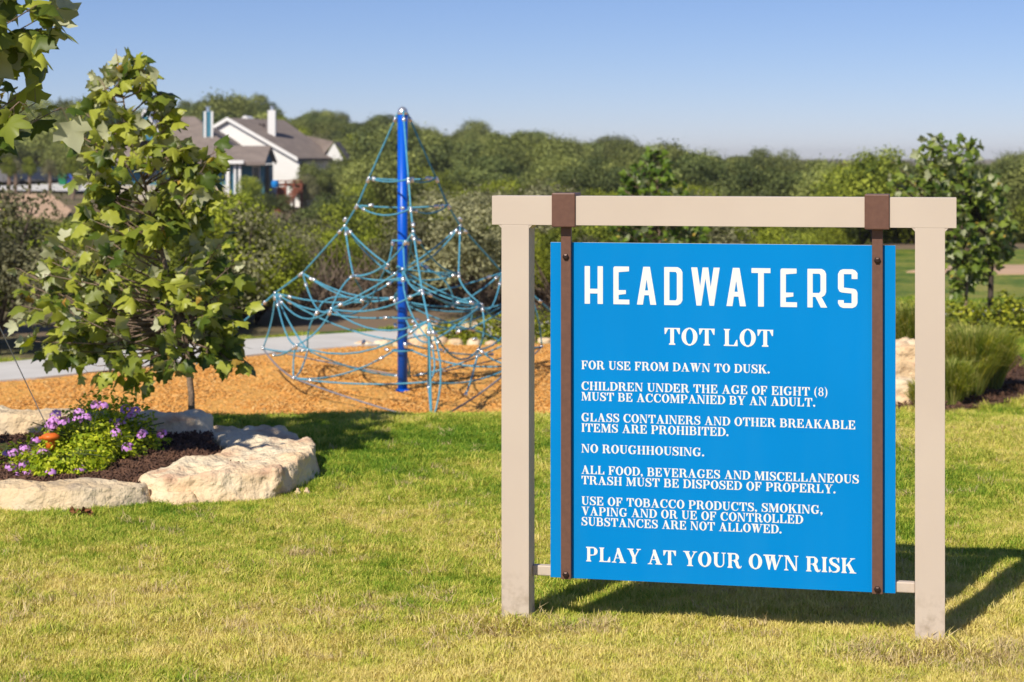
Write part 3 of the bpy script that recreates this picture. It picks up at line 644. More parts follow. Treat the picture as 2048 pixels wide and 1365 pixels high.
dirs = {'F': Vector((.17, -.985, 0)), 'L': Vector((-.707, .707, 0)), 'R': Vector((.625, .781, 0))}
nd = {}
for k, d in dirs.items():
    pts_ = [d*.06 + Vector((0, 0, 3.0))] + [d*a + Vector((0, 0, h)) for a, h in lv]
    low = d*2.42 + Vector((0, 0, .02 if k == 'F' else .30)); outer = d*3.75
    nd[k] = pts_[1:] + [low]
    for a, b in zip(pts_[:-1], pts_[1:]): rope(a, b, 0.0, r=.0105)
    rope(pts_[-1], outer if k != 'F' else low, .0, r=.0105)
    rope(pts_[-1], low, .0, side=(.03, 0, 0) if k != 'F' else (.1, 0, 0), m='rope')
    for p in nd[k]: clamp(p)
    clamp(nd[k][2] + Vector((0, 0, .07)), pts_[2]-pts_[3])
pairs = [('L', 'F'), ('F', 'R'), ('R', 'L')]
Mid = {}
J = lambda s=.05: Vector(rng.normal(0, s*1.5, 3))
for a, b in pairs:
    m = (dirs[a]+dirs[b]).normalized()
    rope(nd[a][0], nd[b][0], .06); rope(nd[a][1], nd[b][1], .07)
    clamp(nd[a][0].lerp(nd[b][0], .12), nd[b][0]-nd[a][0]); clamp(nd[a][1].lerp(nd[b][1], .85), nd[b][1]-nd[a][1])
    Ms = [m*.50 + Vector((0, 0, 1.27)), m*.82 + Vector((0, 0, .92)), m*1.05 + Vector((0, 0, .62)), m*1.28 + Vector((0, 0, .28))]
    if a == 'R': Ms[3].z = .2
    Ms = [q + J(.07) for q in Ms]; Mid[a+b] = Ms
    for x, y, ni in ((a, 2, 0), (b, 2, 0), (a, 3, 1), (b, 3, 1), (a, 4, 2), (b, 4, 2), (a, 5, 3), (b, 5, 3), (a, 4, 1), (b, 4, 1)):
        rope(nd[x][y], Ms[ni], .12 if ni < 3 else .04, m='rope' if ni < 3 else 'rope_g', ends=(y != 5))
    for i in range(3): rope(Ms[i], Ms[i+1], .0, side=J(.04))
    for q in Ms: clamp(q)
    lowa = nd[a][5].lerp(nd[b][5], .5)
    W1 = (nd[a][5]*.62 + Ms[3]*.38) + Vector((0, 0, .04)); W2 = (nd[b][5]*.62 + Ms[3]*.38) + Vector((0, 0, .04))
    for w in (W1,): rope(Ms[2], w, .08, m='rope'); clamp(w)
In = {}
for k in ('L', 'F', 'R'):
    d = dirs[k]; In[k] = [d*.46 + Vector((0, 0, 1.36)), d*.78 + Vector((0, 0, .98)), d*1.1 + Vector((0, 0, .78)), d*1.4 + Vector((0, 0, .36))]
    In[k] = [q + J(.09) for q in In[k]]
    for i in range(3): rope(In[k][i], In[k][i+1], .0, side=J(.05))
    for i, q in enumerate(In[k]): clamp(q); rope(nd[k][min(i+2, 4)], q, .08)
    rope(In[k][3], nd[k][5], .05)
for a, b in pairs:
    for i in (0, 1, 3):
        rope(Mid[a+b][i], In[a][i], .09); rope(Mid[a+b][i], In[b][i], .09)
        if i < 3: rope(Mid[a+b][i], In[a][i+1], .04, ends=False)
for i, h in enumerate((1.62, 1.2, .8, .45)):
    ringp = [Vector((.11*math.cos(t), .11*math.sin(t), h)) for t in np.linspace(0, 2*PI, 13)]
    MB().tube(ringp, .009, 5).build('rope', M_['rope'], net, smooth=True)
    for j, q in enumerate([x[min(i, 3)] for x in Mid.values()] if i % 2 else [x[min(i, 3)] for x in In.values()]):
        rope(q.normalized()*.1*0 + Vector((q.x, q.y, 0)).normalized()*.1 + Vector((0, 0, h)), q, .1, ends=(j % 2 == 0))
for c in range(10):
    q = Vector(rng.normal(0, .5, 3)); clamp(Vector((q.x, q.y, .45 + .5*abs(q.z))), J(1))

# ------------------------------------------------------------------ broad-leaved young trees
HO = [(.16, -.07), (.36, -.10), (.33, .08), (.50, .15), (.57, .40), (.41, .41), (.31, .46), (.25, .64), (.12, .74)]
def leaf_arrays(seed, curl=1.0):
    r = np.random.default_rng(seed); out = [(0, 0)] + HO + [(0, .93)] + [(-x, y) for x, y in HO[::-1]]
    P = np.array([(0, .30)] + out, float); P[1:] += r.normal(0, .018, (len(out), 2))
    f, c = r.uniform(.2, .8)*curl, r.uniform(.15, .8)*curl
    z = -f*np.abs(P[:, 0])**1.3 - c*(P[:, 1]-.2)**2 + .06*np.sin(P[:, 0]*9+seed) * curl; z[0] += .03
    V = np.column_stack([P, z]); n = len(out); F = np.array([(0, 1+i, 1+(i+1) % n) for i in range(n)]); return V, F
LV = [leaf_arrays(s, c) for s, c in ((0, .7), (1, 1.0), (2, 1.4), (3, 1.0), (4, .5))]
def leaf_meshes(m):
    out = []
    for i, (V, F) in enumerate(LV):
        for t in (.08, .4, .8):
            out.append(mesh('leaf', V, F, [m], True, attrs={'tint': [t]*len(V)}))
    return out
def young_tree(name, label, cat, trunk, sil, Y0, dfac, ntw, lpt, lsize, nparts, m, barkm='bark', seed=1, group=None, visible=None, yfrac=.05, rbias=0.0, zmin=-9.0):
    r = np.random.default_rng(seed); base = Vector(trunk[0][:3]); root = thing(name, label, cat, base, group=group)
    tp = [Vector(t[:3]) - base for t in trunk]; tr = [t[3] for t in trunk]
    MB().tube(tp, tr, 9).build('trunk', M_[barkm], root, smooth=True)
    tz = [p.z for p in tp]
    def at(z): z = min(max(z, tz[0]), tz[-1]); return Vector([float(np.interp(z, tz, [p[i] for p in tp])) for i in range(3)])
    zs = np.array([s[0] for s in sil]) - base.z; xl = np.array([s[1] for s in sil]) - base.x; xr = np.array([s[2] for s in sil]) - base.x
    zz = np.linspace(zs.min(), zs.max(), 200); wd = np.interp(zz, zs[::-1] if zs[0] > zs[-1] else zs, (xr-xl)[::-1] if zs[0] > zs[-1] else (xr-xl))
    if zs[0] > zs[-1]: zs, xl, xr = zs[::-1], xl[::-1], xr[::-1]
    cdf = np.cumsum(wd**1.15); cdf /= cdf[-1]
    br = MB(); L = []
    for i in range(ntw):
        z = float(np.interp(r.uniform(), cdf, zz)); a, b = float(np.interp(z, zs, xl)), float(np.interp(z, zs, xr)); pad = lsize*.35
        a += pad; b -= pad; c, h = (a+b)/2, max((b-a)/2, .02); u = r.uniform(-1, 1); u = math.copysign(abs(u)**.75, u); u = r.uniform(.55, 1) if r.uniform() < rbias*(1 if z < 2.7 else .3) else u; dy = r.uniform(-1, 1)*h*dfac*math.sqrt(max(1-u*u, .04))
        tip = Vector((c+u*h, dy, z)); hd = (Vector((tip.x, tip.y, 0)) - Vector((at(z).x, at(z).y, 0))).length
        s0 = at(max(z - .45*hd - .05, zmin + r.uniform(0, .4))); mid = s0.lerp(tip, .5) + Vector((0, 0, -.06*hd)) + Vector(r.normal(0, .03, 3))
        br.tube([s0, mid, tip], [min(.006+.006*hd, .012), .005, .0025], 5)
        for k in range(lpt):
            t = 1 - .5*r.uniform()**1.3 if k else 1.0
            p = (mid.lerp(tip, (t-.5)*2) if t > .5 else s0.lerp(mid, t*2))
            out = (tip - s0).normalized() if (tip-s0).length > .01 else Vector((0, 0, 1))
            d = (out*.5 + Vector(r.normal(0, .7, 3)) + Vector((0, 0, -.1))).normalized(); p2 = p + d*lsize*r.uniform(.15, .5)
            nrm = Vector((0, 0, .75)) + Vector((d.x, d.y, 0))*.45 + Vector(r.normal(0, .68, 3)) + Vector((-.1, -.2, .1))
            yv = (d + Vector((0, 0, -.35))); nrm = (nrm - yv.normalized()*nrm.dot(yv.normalized())).normalized(); yv.normalize(); xv = yv.cross(nrm).normalized(); nrm = xv.cross(yv)
            s = lsize*r.uniform(.45, 1.0)
            Mx = Matrix(((xv.x*s, yv.x*s, nrm.x*s, p2.x), (xv.y*s, yv.y*s, nrm.y*s, p2.y), (xv.z*s, yv.z*s, nrm.z*s, p2.z), (0, 0, 0, 1)))
            L.append((Mx, r.integers(0, len(LV)), r.integers(0, 3) if r.uniform() < .8 else 2, k == 0 and r.uniform() < yfrac*6))
            br.tube([p, p2], .0018, 3, cap=False)
    br.build('branches', M_[barkm], root, smooth=True)
    def vis(M):
        w = M.translation + base; X = CX + w.x/w.y*FPX; Yp = HY + (CH-w.z)*FPX/w.y
        return -30 < X < 2070 and -30 < Yp < 1400 and (visible is None or visible(X, Yp))
    L.sort(key=lambda q: (not vis(q[0]), q[0].translation.y - q[0].col[0].length*1.2))
    ms = leaf_meshes(m); yms = mesh('leaf', LV[1][0]*np.array([.45, .5, .5]), LV[1][1], [M_['syc_y']], True)
    nv = sum(vis(q[0]) for q in L); nparts = min(nparts, nv)
    for Mx, v, t, yg in L[:nparts]:
        obj('leaf', yms if yg else ms[v*3+t], root, M=Mx)
    Va, Fa, Ta = [], [], []; o = 0
    for Mx, v, t, yg in L[nparts:]:
        A = np.array(Mx); Vv, Ff = LV[v]; Va.append(Vv @ A[:3, :3].T + A[:3, 3]); Fa.append(Ff+o); o += len(Vv); Ta += [(.08, .4, .8)[t]]*len(Vv)
    if Va:
        q = obj('foliage', mesh('foliage', np.vstack(Va), np.vstack(Fa), [m], True, attrs={'tint': Ta}), root); q['kind'] = 'stuff'
    return root
def silp(D, rows): return [(CH-(y-HY)*D/FPX, (a-CX)*D/FPX, (b-CX)*D/FPX) for y, a, b in rows]
def trk(D, rows): return [(*px(x, y, D), rr) for x, y, rr in rows]
D = 12.3
tr = trk(D, [(383, 846, .024), (383, 790, .021), (372, 690, .019), (350, 600, .017), (322, 500, .015), (300, 430, .012), (290, 370, .010), (262, 290, .007), (245, 190, .005), (232, 98, .002)])
mt = young_tree('young_sycamore', 'young sycamore with big lobed leaves standing at the edge of the orange mulch', 'tree', tr,
    silp(D, [(100, 205, 262), (140, 185, 335), (200, 180, 335), (235, 140, 345), (270, 135, 400), (300, 150, 450), (350, 170, 455), (390, 130, 430), (440, 120, 460), (480, 60, 480), (520, 22, 485), (570, 30, 500), (620, 15, 510), (660, 25, 505), (690, 35, 515), (725, 80, 515), (748, 190, 500), (765, 230, 440)]),
    D, .8, 150, 8, .148, 300, M_['syc'], seed=11, zmin=.42)
mb = MB(); q = px(347, 590, D) - mt.location; mb.lathe([(.02, -.02), (.021, 0), (.02, .02)], 8, q); mb.build('tree_tie', mat('green_tie', (.005, .12, .07)), mt)
# nearer tree, mostly beyond the left edge
D = 9.0
tr = [(-3.2, D, 0, .04), (-3.2, D, .8, .034), (-3.18, D, 2.0, .027), (-3.2, D, 3.4, .018), (-3.2, D, 5.2, .005)]
young_tree('sycamore', 'nearer sycamore whose lobed leaves hang into the top left corner', 'tree', tr,
    [(4.3, -3.3, -3.0), (3.8, -3.6, -2.7), (3.3, -3.8, -2.5), (2.9, -3.9, -2.35), (2.45, -4.0, -2.12), (2.3, -4.0, -2.10), (2.15, -4.0, -2.22), (2.05, -4.0, -2.16), (1.95, -3.9, -2.04), (1.86, -3.9, -2.10), (1.79, -3.8, -2.18)],
    D, .6, 135, 7, .18, 140, M_['syc'], seed=5, rbias=.45)
w = thing('guy_wire', 'thin steel guy wire running down from the nearer sycamore to the orange stake', 'wire', (-3.15, 9.05, 2.4))
stake = px(101, 880, 9.95); MB().tube([(0, 0, 0), stake + Vector((0, 0, .03)) - Vector((-3.15, 9.05, 2.4))], .0028, 5).build('cable', mat('wire_steel', (.45, .45, .47), rough=.4, metal=.5), w)
st = thing('tree_stake', 'orange plastic stake cap among the purple flowers', 'stake', (stake.x, stake.y, zbed(stake.x, stake.y)))
OR = mat('orange_plastic', (.75, .16, .02), None, rough=.45)
hz = stake.z - zbed(stake.x, stake.y)
MB().lathe([(.022, hz-.05), (.026, hz-.02), (.028, hz), (.046, hz+.008), (.048, hz+.022), (.024, hz+.034)], 12).build('cap', OR, st, smooth=True)
MB().tube([(-.06, 0, hz+.008), (.02, 0, hz+.015)], .009, 6).build('hook', OR, st, smooth=True)
MB().lathe([(.012, -.1), (.012, hz-.055)], 8).build('rod', M_['bolt'], st)

D = 27.6
tr = trk(D, [(1980, 668, .05), (1981, 600, .042), (1983, 520, .036), (1965, 450, .03), (1935, 380, .022), (1900, 300, .01), (1885, 270, .004)])
young_tree('young_maple', 'leafy young tree with a dark trunk behind the right end of the sign beam', 'tree', tr,
    silp(D, [(265, 1850, 1890), (285, 1838, 1960), (310, 1815, 1985), (345, 1800, 2005), (375, 1790, 2010), (420, 1800, 2020), (460, 1830, 2045), (500, 1895, 2048), (530, 1900, 2000), (548, 1915, 1960)]),
    D, .8, 150, 7, .17, 280, M_['syc2'], 'bark_d', seed=21, group='young trees by the right shrub bed')
D = 26.3
tr = trk(D, [(1926, 690, .03), (1931, 620, .026), (1934, 560, .022), (1925, 500, .016), (1890, 420, .01), (1850, 330, .004)])
young_tree('young_maple', 'slimmer young tree with a pale leaning trunk just right of the sign post', 'tree', tr,
    silp(D, [(330, 1790, 1870), (380, 1780, 1890), (420, 1800, 1920), (460, 1860, 1960), (500, 1860, 1965), (550, 1880, 1960), (575, 1900, 1955)]),
    D, .8, 80, 7, .175, 170, M_['syc2'], 'bark', seed=22, group='young trees by the right shrub bed')
D = 31
tr = trk(D, [(1322, 625, .04), (1320, 500, .03), (1318, 420, .022), (1312, 340, .01), (1306, 296, .004)])
young_tree('young_maple', 'young tree whose top rises above the middle of the sign beam', 'tree', tr,
    silp(D, [(296, 1295, 1335), (325, 1285, 1340), (345, 1240, 1345), (370, 1240, 1385), (395, 1230, 1390), (430, 1215, 1400), (470, 1215, 1410), (500, 1235, 1400)]),
    D, .8, 170, 7, .16, 240, M_['syc3'], 'bark', seed=23, visible=lambda X, Y: Y < 495)

# ------------------------------------------------------------------ lantana in the bed
M_['lant'] = mat('lantana_leaf', (.36, .50, .02), (.26, .42, .015), 12, .5, 0, tint=.3, tcol=(.62, .64, .04), trans=.35)
M_['stemg'] = mat('green_stem', (.10, .13, .04), None)
M_['purp'] = mat('purple_flower', (.66, .26, .78), (.78, .42, .86), 60, .7, 0, trans=.15)
def floret(seed):
    r = np.random.default_rng(seed); V = []; F = []
    for k in range(26):
        d = Vector(r.normal(0, 1, 3)); d.z = abs(d.z)*.8; d.normalize(); c = d*.019; a = d.orthogonal().normalized(); b = d.cross(a); i = len(V)
        V += [c + d*.004 + (a*math.cos(t) + b*math.sin(t))*.0065 for t in (0, 1.26, 2.51, 3.77, 5.03)]; F.append(tuple(range(i, i+5)))
    return mesh('flower', V, F, [M_['purp']])
FL = [floret(s) for s in range(3)]
def leafsmall(n, rad, seed, size=.03, flatz=.6, m='lant', zc=.2, hole=.3):
    r = np.random.default_rng(seed); d = r.normal(0, 1, (n, 3)); d[:, 2] = np.abs(d[:, 2])*flatz - .05; d /= np.linalg.norm(d, axis=1)[:, None]
    lump = 1 + .25*np.sin(d[:, 0]*7+seed)*np.cos(d[:, 1]*6) ; rr = r.uniform(hole, 1, n)**.5 * lump
    P = d*rr[:, None]*np.array(rad); P[:, 2] = np.maximum(P[:, 2], .01)
    nm = d*.5 + r.normal(0, .55, (n, 3)) + [0, 0, .5]; nm /= np.linalg.norm(nm, axis=1)[:, None]
    t = np.cross(nm, r.normal(0, 1, (n, 3))); t /= np.linalg.norm(t, axis=1)[:, None]; b = np.cross(nm, t); s = size*r.uniform(.6, 1.2, n)[:, None]
    V = np.stack([P - t*s*.5, P + b*s*.32 + nm*s*.05, P + t*s*.6, P - b*s*.32 + nm*s*.05], 1).reshape(-1, 3); F = np.arange(4*n).reshape(n, 4)
    return V, F, np.repeat(r.uniform(0, 1, n), 4)
def lantana(cxp, cyp, D, rad, n, label, flowers, seed):
    D = near(0, D)[1]; rad = tuple(v*.86 for v in rad); q = px(cxp, cyp, D); z = zbed(q.x, D); root = thing('lantana', label, 'flowering shrub', (q.x, D, z), group='lantana plants in the flower bed')
    V, F, T = leafsmall(n, rad, seed); f = obj('foliage', mesh('foliage', V, F, [M_['lant']], attrs={'tint': T}), root); f['kind'] = 'stuff'
    mb = MB(); r = np.random.default_rng(seed)
    for k in range(26):
        a = r.uniform(0, 6.28); e = Vector((math.cos(a)*rad[0]*r.uniform(.3, 1), math.sin(a)*rad[1]*r.uniform(.3, 1), rad[2]*r.uniform(.3, .8))); mb.tube([(0, 0, 0), e*.5 + Vector((0, 0, .05)), e], .003, 4)
    for k, (fx, fy) in enumerate(flowers):
        dd = D - rad[1]*.75 + r.uniform(-.06, .06); p = px(fx, fy, dd) - root.location
        o = obj('flower', FL[k % 3], root, loc=p); o.scale = [r.uniform(1.15, 1.5)]*3; o.rotation_euler = (r.uniform(-.4, .4), r.uniform(-.4, .4), r.uniform(0, 6))
        mb.tube([p*.35, p*.7 + Vector((0, 0, .03)), p], .0022, 4)
    mb.build('stems', M_['stemg'], root)
lantana(165, 905, 12.1, (.32, .30, .28), 4200, 'largest lantana mound with bright lime leaves in the middle of the bed', [(158, 828), (172, 838), (155, 842), (205, 815), (193, 812), (232, 868), (256, 897), (284, 872), (112, 832), (108, 846), (128, 846), (101, 852), (104, 858)], 1)
lantana(215, 868, 12.9, (.28, .25, .38), 2600, 'taller upright lantana at the back of the bed against the rear boulders', [(252, 822), (272, 823), (262, 836), (228, 845), (240, 850)], 2)
lantana(125, 935, 11.4, (.30, .24, .15), 2300, 'low spreading lantana at the front of the bed', [(101, 949), (106, 963), (152, 969), (159, 943), (48, 930), (54, 951), (30, 956), (22, 936), (43, 938)], 3)
lantana(35, 925, 11.9, (.22, .2, .12), 260, 'sparse lantana with many purple heads at the left edge of the photo', [(16, 911), (26, 908), (49, 901), (71, 885), (66, 912), (87, 910), (80, 928)], 4)
lantana(262, 885, 12.7, (.22, .2, .22), 420, 'small thin lantana on the right of the bed', [(285, 870), (325, 870)], 5)
# curled dry leaves on the slab
for k in range(7):
    q = px(142+k*5, 1012-(k % 3)*5, 8.95); o = obj('dry_leaf', mesh('dry_leaf', LV[2][0]*.035, LV[2][1], [mat('dry_leaf', (.25, .10, .04))], True)); o.location = (q.x, 8.98, .02+.01*(k % 3)); o.rotation_euler = (rng.uniform(.3, 1.5), rng.uniform(-.8, .8), rng.uniform(0, 6))
    tag(o, 'curled brown dry leaf in the little pile at the foot of the flat slab', 'dry leaf', 'dry leaves by the slab')

# ------------------------------------------------------------------ ornamental grass, hedge
M_['orn'] = mat('ornamental_grass', (.34, .50, .07), (.46, .54, .12), 3, .6, 0, tint=.3, tcol=(.72, .64, .26), trans=.6)
def orn_grass(x, y, h, rad, n, label, seed):
    r = np.random.default_rng(seed); V = []; F = []; T = []
    for k in range(n):
        a = r.uniform(0, 6.28); b0 = r.uniform(0, .35)*rad; hh = h*r.uniform(.5, 1.08); out = r.uniform(.1, 1)**.8*rad*1.1; ca, sa = math.cos(a), math.sin(a); p = a+PI/2+r.normal(0, .5); w = .0045
        pr = [(b0, 0), (b0+out*.25, hh*.45), (b0+out*.6, hh*.82), (b0+out, hh*r.uniform(.72, 1.0))]; i = len(V)
        for j, (rr, zz_) in enumerate(pr[:3]): V += [(ca*rr-math.cos(p)*w, sa*rr-math.sin(p)*w, zz_), (ca*rr+math.cos(p)*w, sa*rr+math.sin(p)*w, zz_)]
        V.append((ca*pr[3][0], sa*pr[3][0], pr[3][1])); F += [(i, i+1, i+3), (i, i+3, i+2), (i+2, i+3, i+5), (i+2, i+5, i+4), (i+4, i+5, i+6)]; T += [r.uniform()**1.6]*7
    o = obj('ornamental_grass', mesh('ornamental_grass', np.array(V), np.array(F), [M_['orn']], attrs={'tint': T}), loc=(x, y, zt(x, y)))
    return tag(o, label, 'ornamental grass', 'ornamental grass clumps in the right shrub bed')
orn_grass(4.78, 19.9, .80, .36, 2600, 'tall clump of ornamental grass just right of the sign post, tallest of the clumps', 1)
orn_grass(5.15, 20.6, .72, .36, 2200, 'broad ornamental grass clump leaning right at the edge of the brown bed', 2)
orn_grass(4.75, 22.4, .85, .40, 2000, 'ornamental grass clump behind the tall front clump, below the hedge', 3)
orn_grass(4.45, 19.3, .50, .28, 1300, 'short ornamental grass clump in front, half hidden by the right post', 4)
orn_grass(4.08, 18.9, .30, .18, 700, 'small dry grass clump seen between blue panel and right post', 5)
M_['hedge'] = mat('hedge_leaf', (.18, .24, .02), (.12, .18, .016), 5, .5, 0, tint=.35, tcol=(.44, .44, .04), trans=.25)
def shrub(x, y, rad, n, size, label, seed, m='hedge', group='shrubs in the right bed', cat='shrub'):
    root = thing('shrub', label, cat, (x, y, zt(x, y)), group=group)
    V, F, T = leafsmall(n, rad, seed, size, .9, m); f = obj('foliage', mesh('foliage', V, F, [M_[m]], attrs={'tint': T}), root); f['kind'] = 'stuff'
    r = np.random.default_rng(seed); mb = MB()
    for k in range(12):
        a = r.uniform(0, 6.28); e = Vector((math.cos(a)*rad[0]*.7, math.sin(a)*rad[1]*.7, rad[2]*r.uniform(.5, .95))); mb.tube([(0, 0, 0), e*.5 + Vector((0, 0, .08)), e], [.01, .007, .003], 4)
    mb.build('stems', M_['bark_d'], root)
shrub(6.15, 26.0, (.42, .35, .55), 2400, .07, 'yellow-green shrub at the foot of the pale leaning trunk', 1)
shrub(6.85, 26.4, (.42, .35, .6), 2400, .07, 'bushy shrub wrapped round the dark tree trunk', 2)
shrub(7.35, 26.6, (.4, .35, .5), 2000, .07, 'rightmost shrub of the hedge, beside the pale path corner', 3)
shrub(5.15, 24.6, (.5, .4, .62), 2300, .07, 'shrub seen in the gap between blue panel and right post', 4)
shrub(5.75, 25.4, (.35, .3, .35), 1200, .06, 'low shrub just right of the sign post, under the slim tree', 5)
# low shrubs behind the edging stones
for k, (x, y, s, lb) in enumerate(((-.85, 26.0, .3, 'low dark shrub behind the edging stones, right of the blue pole'), (-.3, 26.05, .34, 'low dark shrub behind the edging stones, between pole and left sign post'), (.25, 26.2, .36, 'low shrub behind the edging stones beside the left sign post'), (.62, 26.3, .3, 'low shrub in the gap between left post and blue panel'))):
    shrub(x, y, (s*1.2, s, .3+.05*k), 1000, .055, lb, 10+k, group='low shrubs behind the play mulch')
for k, (x, y, lb) in enumerate(((-1.1, 26.75, 'pale rock by the path just right of the blue pole'), (-.55, 26.9, 'pale rock by the path among the low shrubs'), (-.05, 26.95, 'pale rock nearest the left sign post by the path'))):
    w_ = .22; boulder('rock', [(x+w_*math.cos(a)*rng.uniform(.7, 1.1), y+.2*math.sin(a)) for a in np.linspace(0, 2*PI, 7)[:-1]], -.806+.15, -.95, lb, vox=.04, amp=.05, seed=80+k, group='rocks beside the path')['category'] = 'rock'

# ------------------------------------------------------------------ brush and woodland
FOL = {}
for k, (a, b, t) in {'juniper': ((.11, .16, .025), (.17, .215, .028), (.32, .35, .04)), 'lime': ((.19, .25, .022), (.25, .30, .03), (.38, .41, .04)),
                     'oak': ((.12, .155, .038), (.165, .20, .05), (.33, .35, .10)), 'oak2': ((.075, .11, .032), (.115, .155, .045), (.24, .27, .08)), 'grey': ((.19, .195, .10), (.24, .23, .12), (.34, .33, .18))}.items():
    FOL[k] = mat('foliage_' + k, a, b, .9, .65, 0, tint=.35, tcol=t, objrand=.38, trans=.22, coord='obj', spec=.2)
def crown(seed, w, h, base, nl, size, m, nblob=26, conic=0.0):
    r = np.random.default_rng(seed); B = []
    for k in range(nblob):
        d = r.normal(0, 1, 3); d[2] = abs(d[2])*1.1 - .35; d /= np.linalg.norm(d); f = r.uniform(.3, 1.0)
        zc = (d[2]*.5+.45)*1.0; nar = 1 - conic*max(zc, 0)
        B.append((d[0]*f*w*.5*nar, d[1]*f*w*.5*nar, base+(h-base)*(.45+.42*d[2]*f*1.15), (r.uniform(.13, .27) if nblob < 20 else r.uniform(.07, .22))*w*(1-.35*conic)))
    B = np.array(B); k = r.choice(nblob, nl, p=(B[:, 3]**2)/(B[:, 3]**2).sum()); d = r.normal(0, 1, (nl, 3)); d[:, 2] += .25; d /= np.linalg.norm(d, axis=1)[:, None]
    rad = B[k, 3]*r.uniform(.4, 1.1, nl)**.6*np.where(r.uniform(0, 1, nl) < .16, r.uniform(1.0, 1.6, nl), 1); P = B[k, :3] + d*rad[:, None]*[1, 1, .8]; P[:, 2] = np.maximum(P[:, 2], .05)
    nm = d*1.1 + r.normal(0, .4, (nl, 3)) + [0, 0, .2]; nm /= np.linalg.norm(nm, axis=1)[:, None]
    t = np.cross(nm, r.normal(0, 1, (nl, 3))); t /= np.linalg.norm(t, axis=1)[:, None]; b = np.cross(nm, t); s = size*r.uniform(.5, 1.3, nl)[:, None]
    V = np.stack([P-t*s*.5, P+b*s*.3, P+t*s*.6, P-b*s*.3], 1).reshape(-1, 3)
    tint = np.clip(r.normal(.35, .2, nblob)[k] + r.normal(0, .2, nl), 0, 1)
    return mesh('crown', V, np.arange(4*nl).reshape(nl, 4), [m], attrs={'tint': np.repeat(tint, 4)}), B
def trunkmesh(B, base, seed, rad=.07):
    r = np.random.default_rng(seed); mb = MB(); mb.tube([(0, 0, -.4), (.05, .03, base*.6), (.0, .08, base*1.3)], [rad*1.3, rad, rad*.8], 6)
    for k in range(min(9, len(B))):
        e = Vector(B[k, :3]); mb.tube([(0, .03, base*r.uniform(.2, 1)), e*.55 + Vector((0, 0, .2)), e], [rad*.6, rad*.4, rad*.15], 4)
    return mb.mesh('trunk', [M_['bark_d']], True)
PR = []   # (crown mesh, trunk mesh, combined, kind, w, h)
for i, (kind, w, h, base, nl, size, con) in enumerate([('juniper', 2.4, 2.6, -.1, 15000, .075, .3), ('juniper', 2.0, 3.0, .0, 14000, .075, .6), ('lime', 2.3, 2.2, -.15, 15000, .075, .1), ('lime', 2.6, 2.5, -.1, 15000, .075, .2),
                                              ('oak', 3.4, 3.2, .3, 10000, .12, 0), ('oak2', 3.0, 3.4, .3, 9500, .12, .1), ('grey', 2.2, 2.3, .0, 8000, .07, 0), ('juniper', 2.8, 2.4, -.15, 16000, .075, .2)]):
    cm, B = crown(100+i, w, h, base, nl, size, FOL[kind], conic=con, nblob=17 if 'oak' in kind else 46); PR.append((cm, trunkmesh(B, max(base, .45), i), kind, w, h))
def comb(i):
    cm, tm = PR[i][:2]; me = cm.copy(); bm = bmesh.new(); bm.from_mesh(cm); bm.from_mesh(tm); bm.to_mesh(me); bm.free(); me.materials.append(M_['bark_d'])
    n1 = len(cm.polygons); mi = np.zeros(len(me.polygons), np.int32); mi[n1:] = 1; me.polygons.foreach_set('material_index', mi); return me
CB = [comb(i) for i in range(len(PR))]
DESC = {'juniper': ('juniper', 'dark juniper'), 'lime': ('bush', 'bright green bush'), 'oak': ('live_oak', 'olive live oak'), 'oak2': ('live_oak', 'dark olive live oak'), 'grey': ('scrub_bush', 'greyish sparse bush')}
COLS = [(-9e9, 'at the far left edge'), (60, 'left of the sycamore'), (230, 'behind the left of the sycamore'), (350, 'behind the sycamore trunk'), (470, 'just right of the sycamore'), (560, 'below the house gable end'), (640, 'left of the climbing net'),
        (710, 'behind the net left'), (790, 'directly behind the blue pole'), (850, 'behind the net right'), (930, 'left of the left sign post'), (1000, 'by the left sign post'), (1110, 'above the left bracket'), (1200, 'left of the middle young tree'),
        (1300, 'behind the middle young tree'), (1400, 'above the panel middle'), (1500, 'above the panel right'), (1620, 'left of the right bracket'), (1720, 'near the right bracket'), (1800, 'left of the right young trees'), (1900, 'behind the right young trees'), (2000, 'at the right edge')]
SZ = lambda h: 'low' if h < 1.6 else ('small' if h < 2.1 else ('medium' if h < 2.7 else ('tall' if h < 3.1 else 'very tall')))
def wood_tree(i, x, y, s, rz, where, group, parts=True, sz=1.0):
    kind = PR[i][2]; nm, d = DESC[kind]; xp = CX+x/y*FPX; lb = SZ(PR[i][4]*s) + ' ' + d + ', ' + where + ' ' + [c for q, c in COLS if xp >= q][-1]; z = zt(x, y) - .05
    if parts:
        r = thing(nm, lb, 'tree' if kind in ('oak', 'oak2', 'juniper') else 'bush', (x, y, z), rz, group=(d + 's ').replace('bushs', 'bushes') + group); r.scale = (s, s, s*sz)
        obj('crown', PR[i][0], r); obj('trunk', PR[i][1], r); return r
    r = obj(nm, CB[i], loc=(x, y, z)); r.rotation_euler = (0, 0, rz); r.scale = (s, s, s*sz)
    return tag(r, lb, 'tree' if kind in ('oak', 'oak2', 'juniper') else 'bush', (d + 's ').replace('bushs', 'bushes') + group)
